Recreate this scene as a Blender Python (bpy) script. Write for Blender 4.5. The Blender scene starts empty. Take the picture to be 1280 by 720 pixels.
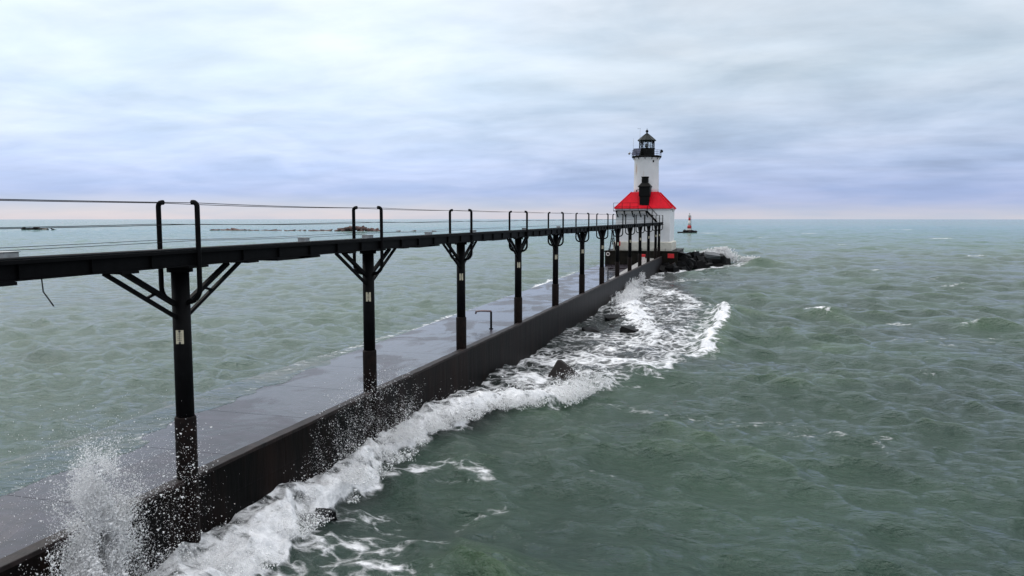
import bpy, bmesh, math, random
import numpy as np
from mathutils import Vector, Matrix

random.seed(7)
RNG = np.random.default_rng(11)
scene = bpy.context.scene
C = scene.collection
R = math.radians

# ------------------------------------------------------------------ camera, sky, sun, exposure
# World frame: +Y runs along the pier towards the lighthouse, +X to its right, water level z = 0.
CAM_H = 7.85
cam_d = bpy.data.cameras.new('camera')
cam_d.sensor_width = 36.0
cam_d.lens = 36.0 * 985.0 / 1280.0
cam_d.clip_start = 0.1
cam_d.clip_end = 30000
cam = bpy.data.objects.new('camera', cam_d)
C.objects.link(cam)
cam.location = (0, 0, CAM_H)
cam.rotation_euler = (math.pi / 2 - 0.089, 0, 0.2822)
scene.camera = cam

SUN_EL, SUN_AZ = R(38), R(-62)          # azimuth measured from +Y towards +X
world = bpy.data.worlds.new('World')
scene.world = world
world.use_nodes = True


def build_world():
    nt = world.node_tree
    nt.nodes.clear()
    N = lambda t, **k: _node(nt, t, **k)
    L = nt.links.new
    out = N('ShaderNodeOutputWorld')
    bg = N('ShaderNodeBackground')
    bg.inputs['Strength'].default_value = 0.1
    L(bg.outputs[0], out.inputs[0])
    sky = N('ShaderNodeTexSky')
    sky.sky_type = 'NISHITA'
    sky.sun_disc = False
    sky.sun_elevation = SUN_EL
    sky.sun_rotation = SUN_AZ
    tc = N('ShaderNodeTexCoord')
    sep = N('ShaderNodeSeparateXYZ')
    L(tc.outputs['Generated'], sep.inputs[0])
    # cloud base seen as a flat layer far overhead
    zc = math_node(nt, 'MAXIMUM', sep.outputs['Z'], 0.0)
    den = math_node(nt, 'ADD', zc, 0.13)
    u = math_node(nt, 'DIVIDE', sep.outputs['X'], den)
    v = math_node(nt, 'DIVIDE', sep.outputs['Y'], den)
    comb = N('ShaderNodeCombineXYZ')
    L(u, comb.inputs[0]); L(v, comb.inputs[1])
    n1 = N('ShaderNodeTexNoise'); n1.inputs['Scale'].default_value = 1.25
    n1.inputs['Detail'].default_value = 7; n1.inputs['Roughness'].default_value = 0.52
    n1.inputs['Distortion'].default_value = 0.35
    L(comb.outputs[0], n1.inputs['Vector'])
    mp = N('ShaderNodeMapping'); mp.inputs['Scale'].default_value = (0.5, 1.0, 1.0)
    mp.inputs['Location'].default_value = (3.1, 7.7, 0); mp.inputs['Rotation'].default_value = (0, 0, 0.5)
    L(comb.outputs[0], mp.inputs[0])
    n2 = N('ShaderNodeTexNoise'); n2.inputs['Scale'].default_value = 3.4
    n2.inputs['Detail'].default_value = 8; n2.inputs['Roughness'].default_value = 0.56
    L(mp.outputs[0], n2.inputs['Vector'])
    # elevation ramp of the overcast
    ramp = N('ShaderNodeValToRGB')
    L(sep.outputs['Z'], ramp.inputs[0])
    cr = ramp.color_ramp
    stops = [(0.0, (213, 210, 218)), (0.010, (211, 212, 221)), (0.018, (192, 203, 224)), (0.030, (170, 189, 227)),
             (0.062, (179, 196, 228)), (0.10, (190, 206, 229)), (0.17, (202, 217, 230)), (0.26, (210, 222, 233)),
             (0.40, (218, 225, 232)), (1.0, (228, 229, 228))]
    while len(cr.elements) < len(stops):
        cr.elements.new(0.5)
    for e, (p, c) in zip(cr.elements, stops):
        e.position = p
        e.color = (*[srgb(x) for x in c], 1)
    # light and dark cloud rolls
    m1 = N('ShaderNodeMapRange'); L(n1.outputs['Fac'], m1.inputs[0])
    m1.inputs[1].default_value = 0.30; m1.inputs[2].default_value = 0.70
    m1.inputs[3].default_value = -0.11; m1.inputs[4].default_value = 0.25
    m2 = N('ShaderNodeMapRange'); L(n2.outputs['Fac'], m2.inputs[0])
    m2.inputs[1].default_value = 0.3; m2.inputs[2].default_value = 0.7
    m2.inputs[3].default_value = -0.07; m2.inputs[4].default_value = 0.11
    k = math_node(nt, 'ADD', m1.outputs[0], m2.outputs[0])
    # fade the rolls out in the clear strip over the horizon
    fade = N('ShaderNodeMapRange'); L(sep.outputs['Z'], fade.inputs[0])
    fade.inputs[1].default_value = 0.012; fade.inputs[2].default_value = 0.06
    fade.inputs[3].default_value = 0.15; fade.inputs[4].default_value = 1.0
    k = math_node(nt, 'MULTIPLY', k, fade.outputs[0])
    # thinner cloud where the sun stands behind it
    glow_dir = Vector((math.sin(R(-40)) * math.cos(R(17)), math.cos(R(-40)) * math.cos(R(17)), math.sin(R(17))))
    dot = N('ShaderNodeVectorMath'); dot.operation = 'DOT_PRODUCT'
    L(tc.outputs['Generated'], dot.inputs[0]); dot.inputs[1].default_value = glow_dir
    gl = N('ShaderNodeMapRange'); gl.interpolation_type = 'SMOOTHSTEP'
    L(dot.outputs['Value'], gl.inputs[0])
    gl.inputs[1].default_value = 0.80; gl.inputs[2].default_value = 1.0
    gl.inputs[3].default_value = -0.03; gl.inputs[4].default_value = 0.27
    k = math_node(nt, 'ADD', k, math_node(nt, 'MULTIPLY', gl.outputs[0], fade.outputs[0]))
    k = math_node(nt, 'ADD', k, 1.0)
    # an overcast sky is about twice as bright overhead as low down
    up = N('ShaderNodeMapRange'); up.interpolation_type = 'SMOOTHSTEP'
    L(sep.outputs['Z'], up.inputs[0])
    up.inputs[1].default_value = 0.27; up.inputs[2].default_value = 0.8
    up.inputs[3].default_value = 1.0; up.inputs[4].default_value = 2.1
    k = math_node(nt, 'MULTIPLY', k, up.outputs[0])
    sc = N('ShaderNodeVectorMath'); sc.operation = 'SCALE'
    # the pale clear strip over the horizon shows towards the left; to the right the cloud bank reaches down
    ramp2 = N('ShaderNodeValToRGB'); L(sep.outputs['Z'], ramp2.inputs[0])
    st2 = [(0.0, (203, 207, 220)), (0.008, (193, 201, 222)), (0.018, (176, 191, 227)), (0.030, (171, 188, 227))] + stops[4:]
    while len(ramp2.color_ramp.elements) < len(st2):
        ramp2.color_ramp.elements.new(0.5)
    for e, (p, c) in zip(ramp2.color_ramp.elements, st2):
        e.position = p
        e.color = (*[srgb(x) for x in c], 1)
    az = N('ShaderNodeMapRange'); L(sep.outputs['X'], az.inputs[0]); az.interpolation_type = 'SMOOTHSTEP'
    az.inputs[1].default_value = -0.5; az.inputs[2].default_value = 0.25
    rm = N('ShaderNodeMix'); rm.data_type = 'RGBA'; L(az.outputs[0], rm.inputs['Factor'])
    L(ramp.outputs[0], rm.inputs['A']); L(ramp2.outputs[0], rm.inputs['B'])
    # thick rolls are bluer, thin ones warm white
    tint = N('ShaderNodeMix'); tint.data_type = 'RGBA'; tint.blend_type = 'MULTIPLY'; tint.inputs['Factor'].default_value = 1.0
    tr = N('ShaderNodeValToRGB'); L(n1.outputs['Fac'], tr.inputs[0])
    tr.color_ramp.elements[0].position = 0.36; tr.color_ramp.elements[0].color = (0.95, 0.98, 1.02, 1)
    tr.color_ramp.elements[1].position = 0.62; tr.color_ramp.elements[1].color = (1.04, 1.0, 0.985, 1)
    L(rm.outputs['Result'], tint.inputs['A']); L(tr.outputs[0], tint.inputs['B'])
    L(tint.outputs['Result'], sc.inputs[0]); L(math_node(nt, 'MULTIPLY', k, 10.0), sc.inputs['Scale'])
    # warm pale rims on the brightest rolls come from whitening
    mix = N('ShaderNodeMix'); mix.data_type = 'RGBA'
    mix.inputs['Factor'].default_value = 0.95
    L(sky.outputs[0], mix.inputs['A']); L(sc.outputs[0], mix.inputs['B'])
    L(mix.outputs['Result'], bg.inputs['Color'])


def srgb(v):
    v /= 255.0
    return v / 12.92 if v <= 0.04045 else ((v + 0.055) / 1.055) ** 2.4


def _node(nt, t, **k):
    n = nt.nodes.new(t)
    for a, b in k.items():
        setattr(n, a, b)
    return n


def math_node(nt, op, a, b=None, c=None, clamp=False):
    n = nt.nodes.new('ShaderNodeMath')
    n.operation = op
    n.use_clamp = clamp
    for i, x in enumerate((a, b, c)):
        if x is None:
            continue
        if isinstance(x, (int, float)):
            n.inputs[i].default_value = x
        else:
            nt.links.new(x, n.inputs[i])
    return n.outputs[0]


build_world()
sun_d = bpy.data.lights.new('sun', 'SUN')
sun_d.energy = 0.8
sun_d.angle = R(14)
sun_d.color = (1.0, 0.96, 0.9)
sun = bpy.data.objects.new('sun', sun_d)
C.objects.link(sun)
sd = Vector((math.sin(SUN_AZ) * math.cos(SUN_EL), math.cos(SUN_AZ) * math.cos(SUN_EL), math.sin(SUN_EL)))
sun.rotation_euler = sd.to_track_quat('Z', 'Y').to_euler()

vs = scene.view_settings
scene.display_settings.display_device = 'sRGB'
vs.view_transform = 'Standard'
vs.look = 'None'
vs.exposure = 0.0
vs.gamma = 1.0
vs.use_curve_mapping = False
scene.cycles.use_denoising = True
scene.cycles.max_bounces = 32
scene.cycles.diffuse_bounces = 28
scene.cycles.transmission_bounces = 28
scene.cycles.glossy_bounces = 3
scene.cycles.transparent_max_bounces = 8
scene.cycles.caustics_reflective = False
scene.cycles.caustics_refractive = False


# ------------------------------------------------------------------ helpers
def tag(o, label=None, cat=None, group=None, kind=None):
    if label: o['label'] = label
    if cat: o['category'] = cat
    if group: o['group'] = group
    if kind: o['kind'] = kind
    return o


def empty(name, loc=(0, 0, 0), rz=0.0, parent=None):
    o = bpy.data.objects.new(name, None)
    o.empty_display_size = 0.3
    C.objects.link(o)
    o.location = loc
    o.rotation_euler = (0, 0, rz)
    if parent: o.parent = parent
    return o


class MB:
    """collects shapes and links them as one mesh object"""
    def __init__(s):
        s.v = []; s.f = []; s.sm = []

    def add(s, vs, fs, smooth=False):
        b = len(s.v)
        s.v += [tuple(x) for x in vs]
        s.f += [[b + i for i in f] for f in fs]
        s.sm += [smooth] * len(fs)

    def box(s, x0, x1, y0, y1, z0, z1):
        v = [(x0, y0, z0), (x1, y0, z0), (x1, y1, z0), (x0, y1, z0), (x0, y0, z1), (x1, y0, z1), (x1, y1, z1), (x0, y1, z1)]
        s.add(v, [(3, 2, 1, 0), (4, 5, 6, 7), (0, 1, 5, 4), (1, 2, 6, 5), (2, 3, 7, 6), (3, 0, 4, 7)])

    def bar(s, a, b, w, h=None, up=(0, 0, 1)):
        """a rectangular bar from a to b"""
        h = h or w
        a, b = Vector(a), Vector(b)
        d = (b - a).normalized()
        up = Vector(up)
        if abs(d.dot(up)) > 0.98: up = Vector((0, 1, 0))
        x = d.cross(up).normalized(); y = x.cross(d).normalized()
        v = []
        for p in (a, b):
            for i, j in ((-1, -1), (1, -1), (1, 1), (-1, 1)):
                v.append(p + x * (i * w / 2) + y * (j * h / 2))
        s.add(v, [(0, 1, 2, 3), (7, 6, 5, 4), (0, 4, 5, 1), (1, 5, 6, 2), (2, 6, 7, 3), (3, 7, 4, 0)])

    def tube(s, pts, r, n=8, cap=True):
        pts = [Vector(p) for p in pts]
        rs = r if isinstance(r, (list, tuple)) else [r] * len(pts)
        v = []; up = Vector((0.13, 0.21, 1)).normalized()
        prev = None
        for i, p in enumerate(pts):
            d = (pts[min(i + 1, len(pts) - 1)] - pts[max(i - 1, 0)]).normalized()
            x = d.cross(up) if prev is None else prev - d * prev.dot(d)
            if x.length < 1e-4: x = d.cross(Vector((1, 0, 0)))
            x.normalize(); y = d.cross(x); prev = x
            for k in range(n):
                a = 2 * math.pi * k / n
                v.append(p + (x * math.cos(a) + y * math.sin(a)) * rs[i])
        f = []
        for i in range(len(pts) - 1):
            for k in range(n):
                f.append((i * n + k, i * n + (k + 1) % n, (i + 1) * n + (k + 1) % n, (i + 1) * n + k))
        s.add(v, f, True)
        if cap:
            m = (len(pts) - 1) * n
            b = len(s.v) - len(v)
            s.f.append([b + k for k in range(n)][::-1]); s.sm.append(False)
            s.f.append([b + m + k for k in range(n)]); s.sm.append(False)

    def lathe(s, prof, n=32, cx=0, cy=0, rot=0.0, smooth=True):
        """prof: (r, z) list turned about the vertical through cx, cy"""
        v = []
        for r, z in prof:
            for k in range(n):
                a = 2 * math.pi * k / n + rot
                v.append((cx + r * math.cos(a), cy + r * math.sin(a), z))
        f = []
        for i in range(len(prof) - 1):
            for k in range(n):
                f.append((i * n + k, i * n + (k + 1) % n, (i + 1) * n + (k + 1) % n, (i + 1) * n + k))
        s.add(v, f, smooth)
        b = len(s.v) - len(v)
        if prof[0][0] > 1e-4:
            s.f.append([b + k for k in range(n)][::-1]); s.sm.append(False)
        if prof[-1][0] > 1e-4:
            m = (len(prof) - 1) * n
            s.f.append([b + m + k for k in range(n)]); s.sm.append(False)

    def build(s, name, m, parent=None, bevel=0.0, loc=None):
        me = bpy.data.meshes.new(name)
        me.from_pydata(s.v, [], s.f)
        me.polygons.foreach_set('use_smooth', s.sm)
        me.update()
        o = bpy.data.objects.new(name, me)
        C.objects.link(o)
        if m: me.materials.append(m)
        if parent: o.parent = parent
        if loc: o.location = loc
        if bevel:
            b = o.modifiers.new('bevel', 'BEVEL'); b.width = bevel; b.segments = 2; b.limit_method = 'ANGLE'
        return o


def fast_mesh(name, V, F, m, smooth=True):
    """numpy vertices and an (n, k) face array"""
    me = bpy.data.meshes.new(name)
    n, k = F.shape
    me.vertices.add(len(V)); me.vertices.foreach_set('co', V.astype(np.float32).ravel())
    me.loops.add(n * k); me.loops.foreach_set('vertex_index', F.astype(np.int32).ravel())
    me.polygons.add(n)
    me.polygons.foreach_set('loop_start', np.arange(0, n * k, k, dtype=np.int32))
    me.polygons.foreach_set('use_smooth', np.full(n, smooth))
    me.update(calc_edges=True)
    me.validate()
    if m: me.materials.append(m)
    o = bpy.data.objects.new(name, me)
    C.objects.link(o)
    return o


# value noise for the sea
def vnoise(x, y, seed):
    g = np.random.default_rng(seed).random((256, 256)).astype(np.float32)
    xi = np.floor(x).astype(np.int64); yi = np.floor(y).astype(np.int64)
    fx = (x - xi).astype(np.float32); fy = (y - yi).astype(np.float32)
    fx = fx * fx * (3 - 2 * fx); fy = fy * fy * (3 - 2 * fy)
    xi &= 255; yi &= 255; x1 = (xi + 1) & 255; y1 = (yi + 1) & 255
    a = g[yi, xi] * (1 - fx) + g[yi, x1] * fx
    b = g[y1, xi] * (1 - fx) + g[y1, x1] * fx
    return a * (1 - fy) + b * fy


def fbm(x, y, seed, octv=4, gain=0.5):
    s = 0; a = 1; t = 0
    for i in range(octv):
        s = s + a * vnoise(x * 2 ** i + 17.3 * i, y * 2 ** i + 5.1 * i, seed + i); t += a; a *= gain
    return s / t


# ------------------------------------------------------------------ materials
def mat(name, col, rough=0.6, metal=0.0, var=0.25, scale=3.0, bump=0.0, col2=None, spec=0.5, rvar=0.0, stretch=(1, 1, 1), detail=6):
    m = bpy.data.materials.new(name)
    m.use_nodes = True
    nt = m.node_tree
    p = nt.nodes['Principled BSDF']
    L = nt.links.new
    tc = _node(nt, 'ShaderNodeTexCoord')
    mp = _node(nt, 'ShaderNodeMapping'); mp.inputs['Scale'].default_value = stretch
    L(tc.outputs['Object'], mp.inputs[0])
    n = _node(nt, 'ShaderNodeTexNoise'); n.inputs['Scale'].default_value = scale
    n.inputs['Detail'].default_value = detail; n.inputs['Roughness'].default_value = 0.6
    L(mp.outputs[0], n.inputs['Vector'])
    r = _node(nt, 'ShaderNodeValToRGB')
    r.color_ramp.elements[0].position = 0.32; r.color_ramp.elements[1].position = 0.68
    a = tuple(c * (1 - var) for c in col); b = tuple(min(1, c * (1 + var)) for c in (col2 or col))
    r.color_ramp.elements[0].color = (*a, 1); r.color_ramp.elements[1].color = (*b, 1)
    L(n.outputs['Fac'], r.inputs[0]); L(r.outputs[0], p.inputs['Base Color'])
    p.inputs['Roughness'].default_value = rough
    p.inputs['Metallic'].default_value = metal
    p.inputs['Specular IOR Level'].default_value = spec
    if rvar:
        mr = _node(nt, 'ShaderNodeMapRange'); L(n.outputs['Fac'], mr.inputs[0])
        mr.inputs[1].default_value = 0.3; mr.inputs[2].default_value = 0.7
        mr.inputs[3].default_value = max(0.03, rough - rvar); mr.inputs[4].default_value = min(1, rough + rvar)
        L(mr.outputs[0], p.inputs['Roughness'])
    if bump:
        n3 = _node(nt, 'ShaderNodeTexNoise'); n3.inputs['Scale'].default_value = scale * 6
        n3.inputs['Detail'].default_value = 5
        L(mp.outputs[0], n3.inputs['Vector'])
        bp = _node(nt, 'ShaderNodeBump'); bp.inputs['Strength'].default_value = bump; bp.inputs['Distance'].default_value = 0.03
        L(n3.outputs['Fac'], bp.inputs['Height']); L(bp.outputs[0], p.inputs['Normal'])
    return m


M = {}
M['steel'] = mat('black_steel', (0.0022, 0.0022, 0.0026), 0.6, var=0.5, scale=5, bump=0.15, spec=0.07)
M['deck'] = mat('deck_grating', (0.006, 0.007, 0.009), 0.42, var=0.4, scale=9, spec=0.25)
M['cable'] = mat('wire_cable', (0.006, 0.006, 0.006), 0.6, var=0.2, scale=30, spec=0.1)
M['sleeve'] = mat('rusty_steel', (0.0025, 0.002, 0.002), 0.6, var=0.4, scale=5, bump=0.3, col2=(0.008, 0.004, 0.003), spec=0.1)
M['plate'] = mat('cream_plate', (0.55, 0.50, 0.36), 0.5, var=0.12, scale=14)
M['ink'] = mat('black_paint', (0.02, 0.02, 0.018), 0.5, var=0.1)
M['galv'] = mat('galvanised_metal', (0.3, 0.31, 0.31), 0.45, metal=0.5, var=0.25, scale=8)
M['slab'] = mat('wet_concrete', (0.016, 0.0115, 0.019), 0.21, var=0.5, scale=0.55, bump=0.10, rvar=0.15, spec=0.3, stretch=(1, 0.6, 1), detail=9)


def slab_material():
    m = bpy.data.materials.new('wet_pier_concrete')
    m.use_nodes = True
    nt = m.node_tree; L = nt.links.new
    p = nt.nodes['Principled BSDF']
    g = _node(nt, 'ShaderNodeNewGeometry')

    def noise(scale, detail, rough, st, dist=0.0):
        mp = _node(nt, 'ShaderNodeMapping'); mp.inputs['Scale'].default_value = st
        L(g.outputs['Position'], mp.inputs[0])
        n = _node(nt, 'ShaderNodeTexNoise'); n.inputs['Scale'].default_value = scale; n.inputs['Detail'].default_value = detail
        n.inputs['Roughness'].default_value = rough; n.inputs['Distortion'].default_value = dist
        L(mp.outputs[0], n.inputs['Vector'])
        return n.outputs['Fac']

    def rng(x, a, b, c, d):
        r = _node(nt, 'ShaderNodeMapRange', interpolation_type='SMOOTHSTEP'); L(x, r.inputs[0])
        for i, q in enumerate((a, b, c, d)): r.inputs[i + 1].default_value = q
        return r.outputs[0]
    film = rng(noise(0.34, 6, 0.6, (1, 0.7, 1), 0.8), 0.44, 0.56, 0, 1)      # standing water
    grain = noise(2.4, 9, 0.7, (1, 0.8, 1), 0.4)
    runs = noise(1.3, 6, 0.65, (0.5, 2.2, 1), 0.6)                             # run-off streaks across the slab
    c = _node(nt, 'ShaderNodeValToRGB'); L(math_node(nt, 'MULTIPLY_ADD', runs, 0.5, math_node(nt, 'MULTIPLY', grain, 0.5)), c.inputs[0])
    c.color_ramp.elements[0].position = 0.38; c.color_ramp.elements[1].position = 0.64
    c.color_ramp.elements[0].color = (0.006, 0.0045, 0.0075, 1); c.color_ramp.elements[1].color = (0.050, 0.040, 0.055, 1)
    L(c.outputs[0], p.inputs['Base Color'])
    r0 = math_node(nt, 'MULTIPLY_ADD', grain, 0.35, 0.14)
    mx = _node(nt, 'ShaderNodeMix'); L(film, mx.inputs[0]); L(r0, mx.inputs[2]); mx.inputs[3].default_value = 0.06
    L(mx.outputs[0], p.inputs['Roughness'])
    p.inputs['Specular IOR Level'].default_value = 0.32
    rip = noise(5.0, 5, 0.6, (1, 1.3, 1), 0.2)
    b = _node(nt, 'ShaderNodeBump'); b.inputs['Distance'].default_value = 0.02
    L(math_node(nt, 'MULTIPLY_ADD', film, 0.28, 0.22), b.inputs['Strength'])
    L(math_node(nt, 'ADD', rip, math_node(nt, 'MULTIPLY', grain, 0.5)), b.inputs['Height']); L(b.outputs[0], p.inputs['Normal'])
    return m


M['slab'] = slab_material()
M['walkway'] = mat('pale_concrete', (0.27, 0.26, 0.25), 0.5, var=0.2, scale=1.2, bump=0.15)
M['white'] = mat('white_paint', (0.70, 0.70, 0.71), 0.5, var=0.06, scale=0.9, bump=0.05)
M['plinth'] = mat('stained_white_concrete', (0.56, 0.54, 0.47), 0.7, var=0.14, scale=1.1, bump=0.15)
M['lamp_black'] = mat('black_paint_metal', (0.003, 0.0035, 0.0035), 0.5, var=0.3, scale=3, spec=0.12)
M['verdigris'] = mat('dark_green_roof_metal', (0.005, 0.009, 0.008), 0.45, var=0.3, scale=3, spec=0.2)
M['red_roof'] = mat('red_roof_metal', (0.60, 0.002, 0.016), 0.45, var=0.12, scale=1.3, spec=0.12)
M['red'] = mat('red_paint', (0.55, 0.012, 0.016), 0.5, var=0.15, scale=5)
M['platform'] = mat('dark_wet_concrete', (0.005, 0.0045, 0.0035), 0.6, var=0.5, scale=0.8, bump=0.4, col2=(0.011, 0.009, 0.006), spec=0.12)
M['rock'] = mat('dark_wet_rock', (0.003, 0.003, 0.0035), 0.5, var=0.45, scale=1.6, bump=0.6, col2=(0.007, 0.007, 0.0075), spec=0.07, rvar=0.15)
M['rock_pale'] = mat('grey_rock', (0.06, 0.065, 0.07), 0.5, var=0.3, scale=2, bump=0.4)
M['rock_brown'] = mat('brown_rock', (0.010, 0.006, 0.005), 0.55, var=0.4, scale=2, bump=0.5, spec=0.3)
M['rock_far'] = mat('reddish_rock', (0.060, 0.030, 0.026), 0.75, var=0.5, scale=0.5, bump=0.4, col2=(0.10, 0.055, 0.048))
M['panel'] = mat('solar_cell', (0.012, 0.02, 0.06), 0.2, var=0.2, scale=6)
M['beacon_white'] = mat('beacon_white_paint', (0.62, 0.55, 0.53), 0.6, var=0.2, scale=1.2)
M['beacon_red'] = mat('beacon_red_paint', (0.42, 0.03, 0.03), 0.55, var=0.25, scale=1.0)
M['rail'] = mat('weathered_pipe', (0.16, 0.11, 0.115), 0.6, var=0.2, scale=4)


def wall_material():
    m = bpy.data.materials.new('pier_wall_concrete')
    m.use_nodes = True
    nt = m.node_tree; L = nt.links.new
    p = nt.nodes['Principled BSDF']
    g = _node(nt, 'ShaderNodeNewGeometry')
    mp = _node(nt, 'ShaderNodeMapping'); mp.inputs['Scale'].default_value = (1, 0.9, 0.16)
    L(g.outputs['Position'], mp.inputs[0])
    n1 = _node(nt, 'ShaderNodeTexNoise'); n1.inputs['Scale'].default_value = 1.5; n1.inputs['Detail'].default_value = 8
    n1.inputs['Roughness'].default_value = 0.62
    L(mp.outputs[0], n1.inputs['Vector'])
    n2 = _node(nt, 'ShaderNodeTexNoise'); n2.inputs['Scale'].default_value = 0.09; n2.inputs['Detail'].default_value = 3
    L(g.outputs['Position'], n2.inputs['Vector'])
    sp = _node(nt, 'ShaderNodeSeparateXYZ'); L(g.outputs['Position'], sp.inputs[0])
    # weed and rust darken the shoreward length and the tide line; the outer length is barer concrete
    mr = _node(nt, 'ShaderNodeMapRange'); L(sp.outputs['Y'], mr.inputs[0])
    mr.inputs[1].default_value = 38; mr.inputs[2].default_value = 88
    zz = _node(nt, 'ShaderNodeMapRange'); L(sp.outputs['Z'], zz.inputs[0])
    zz.inputs[1].default_value = 0.35; zz.inputs[2].default_value = 1.3
    f = math_node(nt, 'MULTIPLY', mr.outputs[0], zz.outputs[0])
    f = math_node(nt, 'MULTIPLY', f, math_node(nt, 'ADD', math_node(nt, 'MULTIPLY', n1.outputs['Fac'], 1.3), 0.2), clamp=True)
    r1 = _node(nt, 'ShaderNodeValToRGB'); L(n1.outputs['Fac'], r1.inputs[0])
    r1.color_ramp.elements[0].position = 0.42; r1.color_ramp.elements[1].position = 0.76
    r1.color_ramp.elements[0].color = (0.0010, 0.0009, 0.0009, 1); r1.color_ramp.elements[1].color = (0.012, 0.0052, 0.0034, 1)
    mx = _node(nt, 'ShaderNodeMix', data_type='RGBA'); L(f, mx.inputs['Factor'])
    L(r1.outputs[0], mx.inputs['A']); mx.inputs['B'].default_value = (0.030, 0.029, 0.032, 1)
    L(mx.outputs['Result'], p.inputs['Base Color'])
    p.inputs['Roughness'].default_value = 0.5
    p.inputs['Specular IOR Level'].default_value = 0.08
    # formwork joints: an upright groove every few metres and one level lift line
    jy = math_node(nt, 'PINGPONG', sp.outputs['Y'], 1.525)
    wob = math_node(nt, 'MULTIPLY', math_node(nt, 'SUBTRACT', n1.outputs['Fac'], 0.5), 0.05)
    gy = _node(nt, 'ShaderNodeMapRange'); L(math_node(nt, 'ADD', jy, wob), gy.inputs[0])
    gy.inputs[1].default_value = 0.0; gy.inputs[2].default_value = 0.05
    gz = _node(nt, 'ShaderNodeMapRange'); L(math_node(nt, 'ABSOLUTE', math_node(nt, 'ADD', math_node(nt, 'SUBTRACT', sp.outputs['Z'], 1.15), wob)), gz.inputs[0])
    gz.inputs[1].default_value = 0.0; gz.inputs[2].default_value = 0.04
    gr = math_node(nt, 'MINIMUM', gy.outputs[0], gz.outputs[0])
    b = _node(nt, 'ShaderNodeBump'); b.inputs['Strength'].default_value = 0.6; b.inputs['Distance'].default_value = 0.06
    L(math_node(nt, 'ADD', n1.outputs['Fac'], math_node(nt, 'MULTIPLY', gr, 0.09)), b.inputs['Height']); L(b.outputs[0], p.inputs['Normal'])
    return m


M['wall'] = wall_material()
M['cap'] = mat('rusty_wall_cap', (0.008, 0.006, 0.006), 0.55, var=0.45, scale=2.5, bump=0.3, col2=(0.02, 0.013, 0.012), spec=0.2)


def glass_material():
    m = bpy.data.materials.new('lantern_glass')
    m.use_nodes = True
    nt = m.node_tree; L = nt.links.new
    nt.nodes.clear()
    o = _node(nt, 'ShaderNodeOutputMaterial'); mx = _node(nt, 'ShaderNodeMixShader')
    t = _node(nt, 'ShaderNodeBsdfTransparent'); t.inputs[0].default_value = (0.9, 0.93, 0.93, 1)
    g = _node(nt, 'ShaderNodeBsdfGlossy'); g.inputs['Roughness'].default_value = 0.03
    fr = _node(nt, 'ShaderNodeFresnel'); fr.inputs[0].default_value = 1.5
    L(fr.outputs[0], mx.inputs[0]); L(t.outputs[0], mx.inputs[1]); L(g.outputs[0], mx.inputs[2]); L(mx.outputs[0], o.inputs[0])
    return m


M['glass'] = glass_material()


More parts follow.
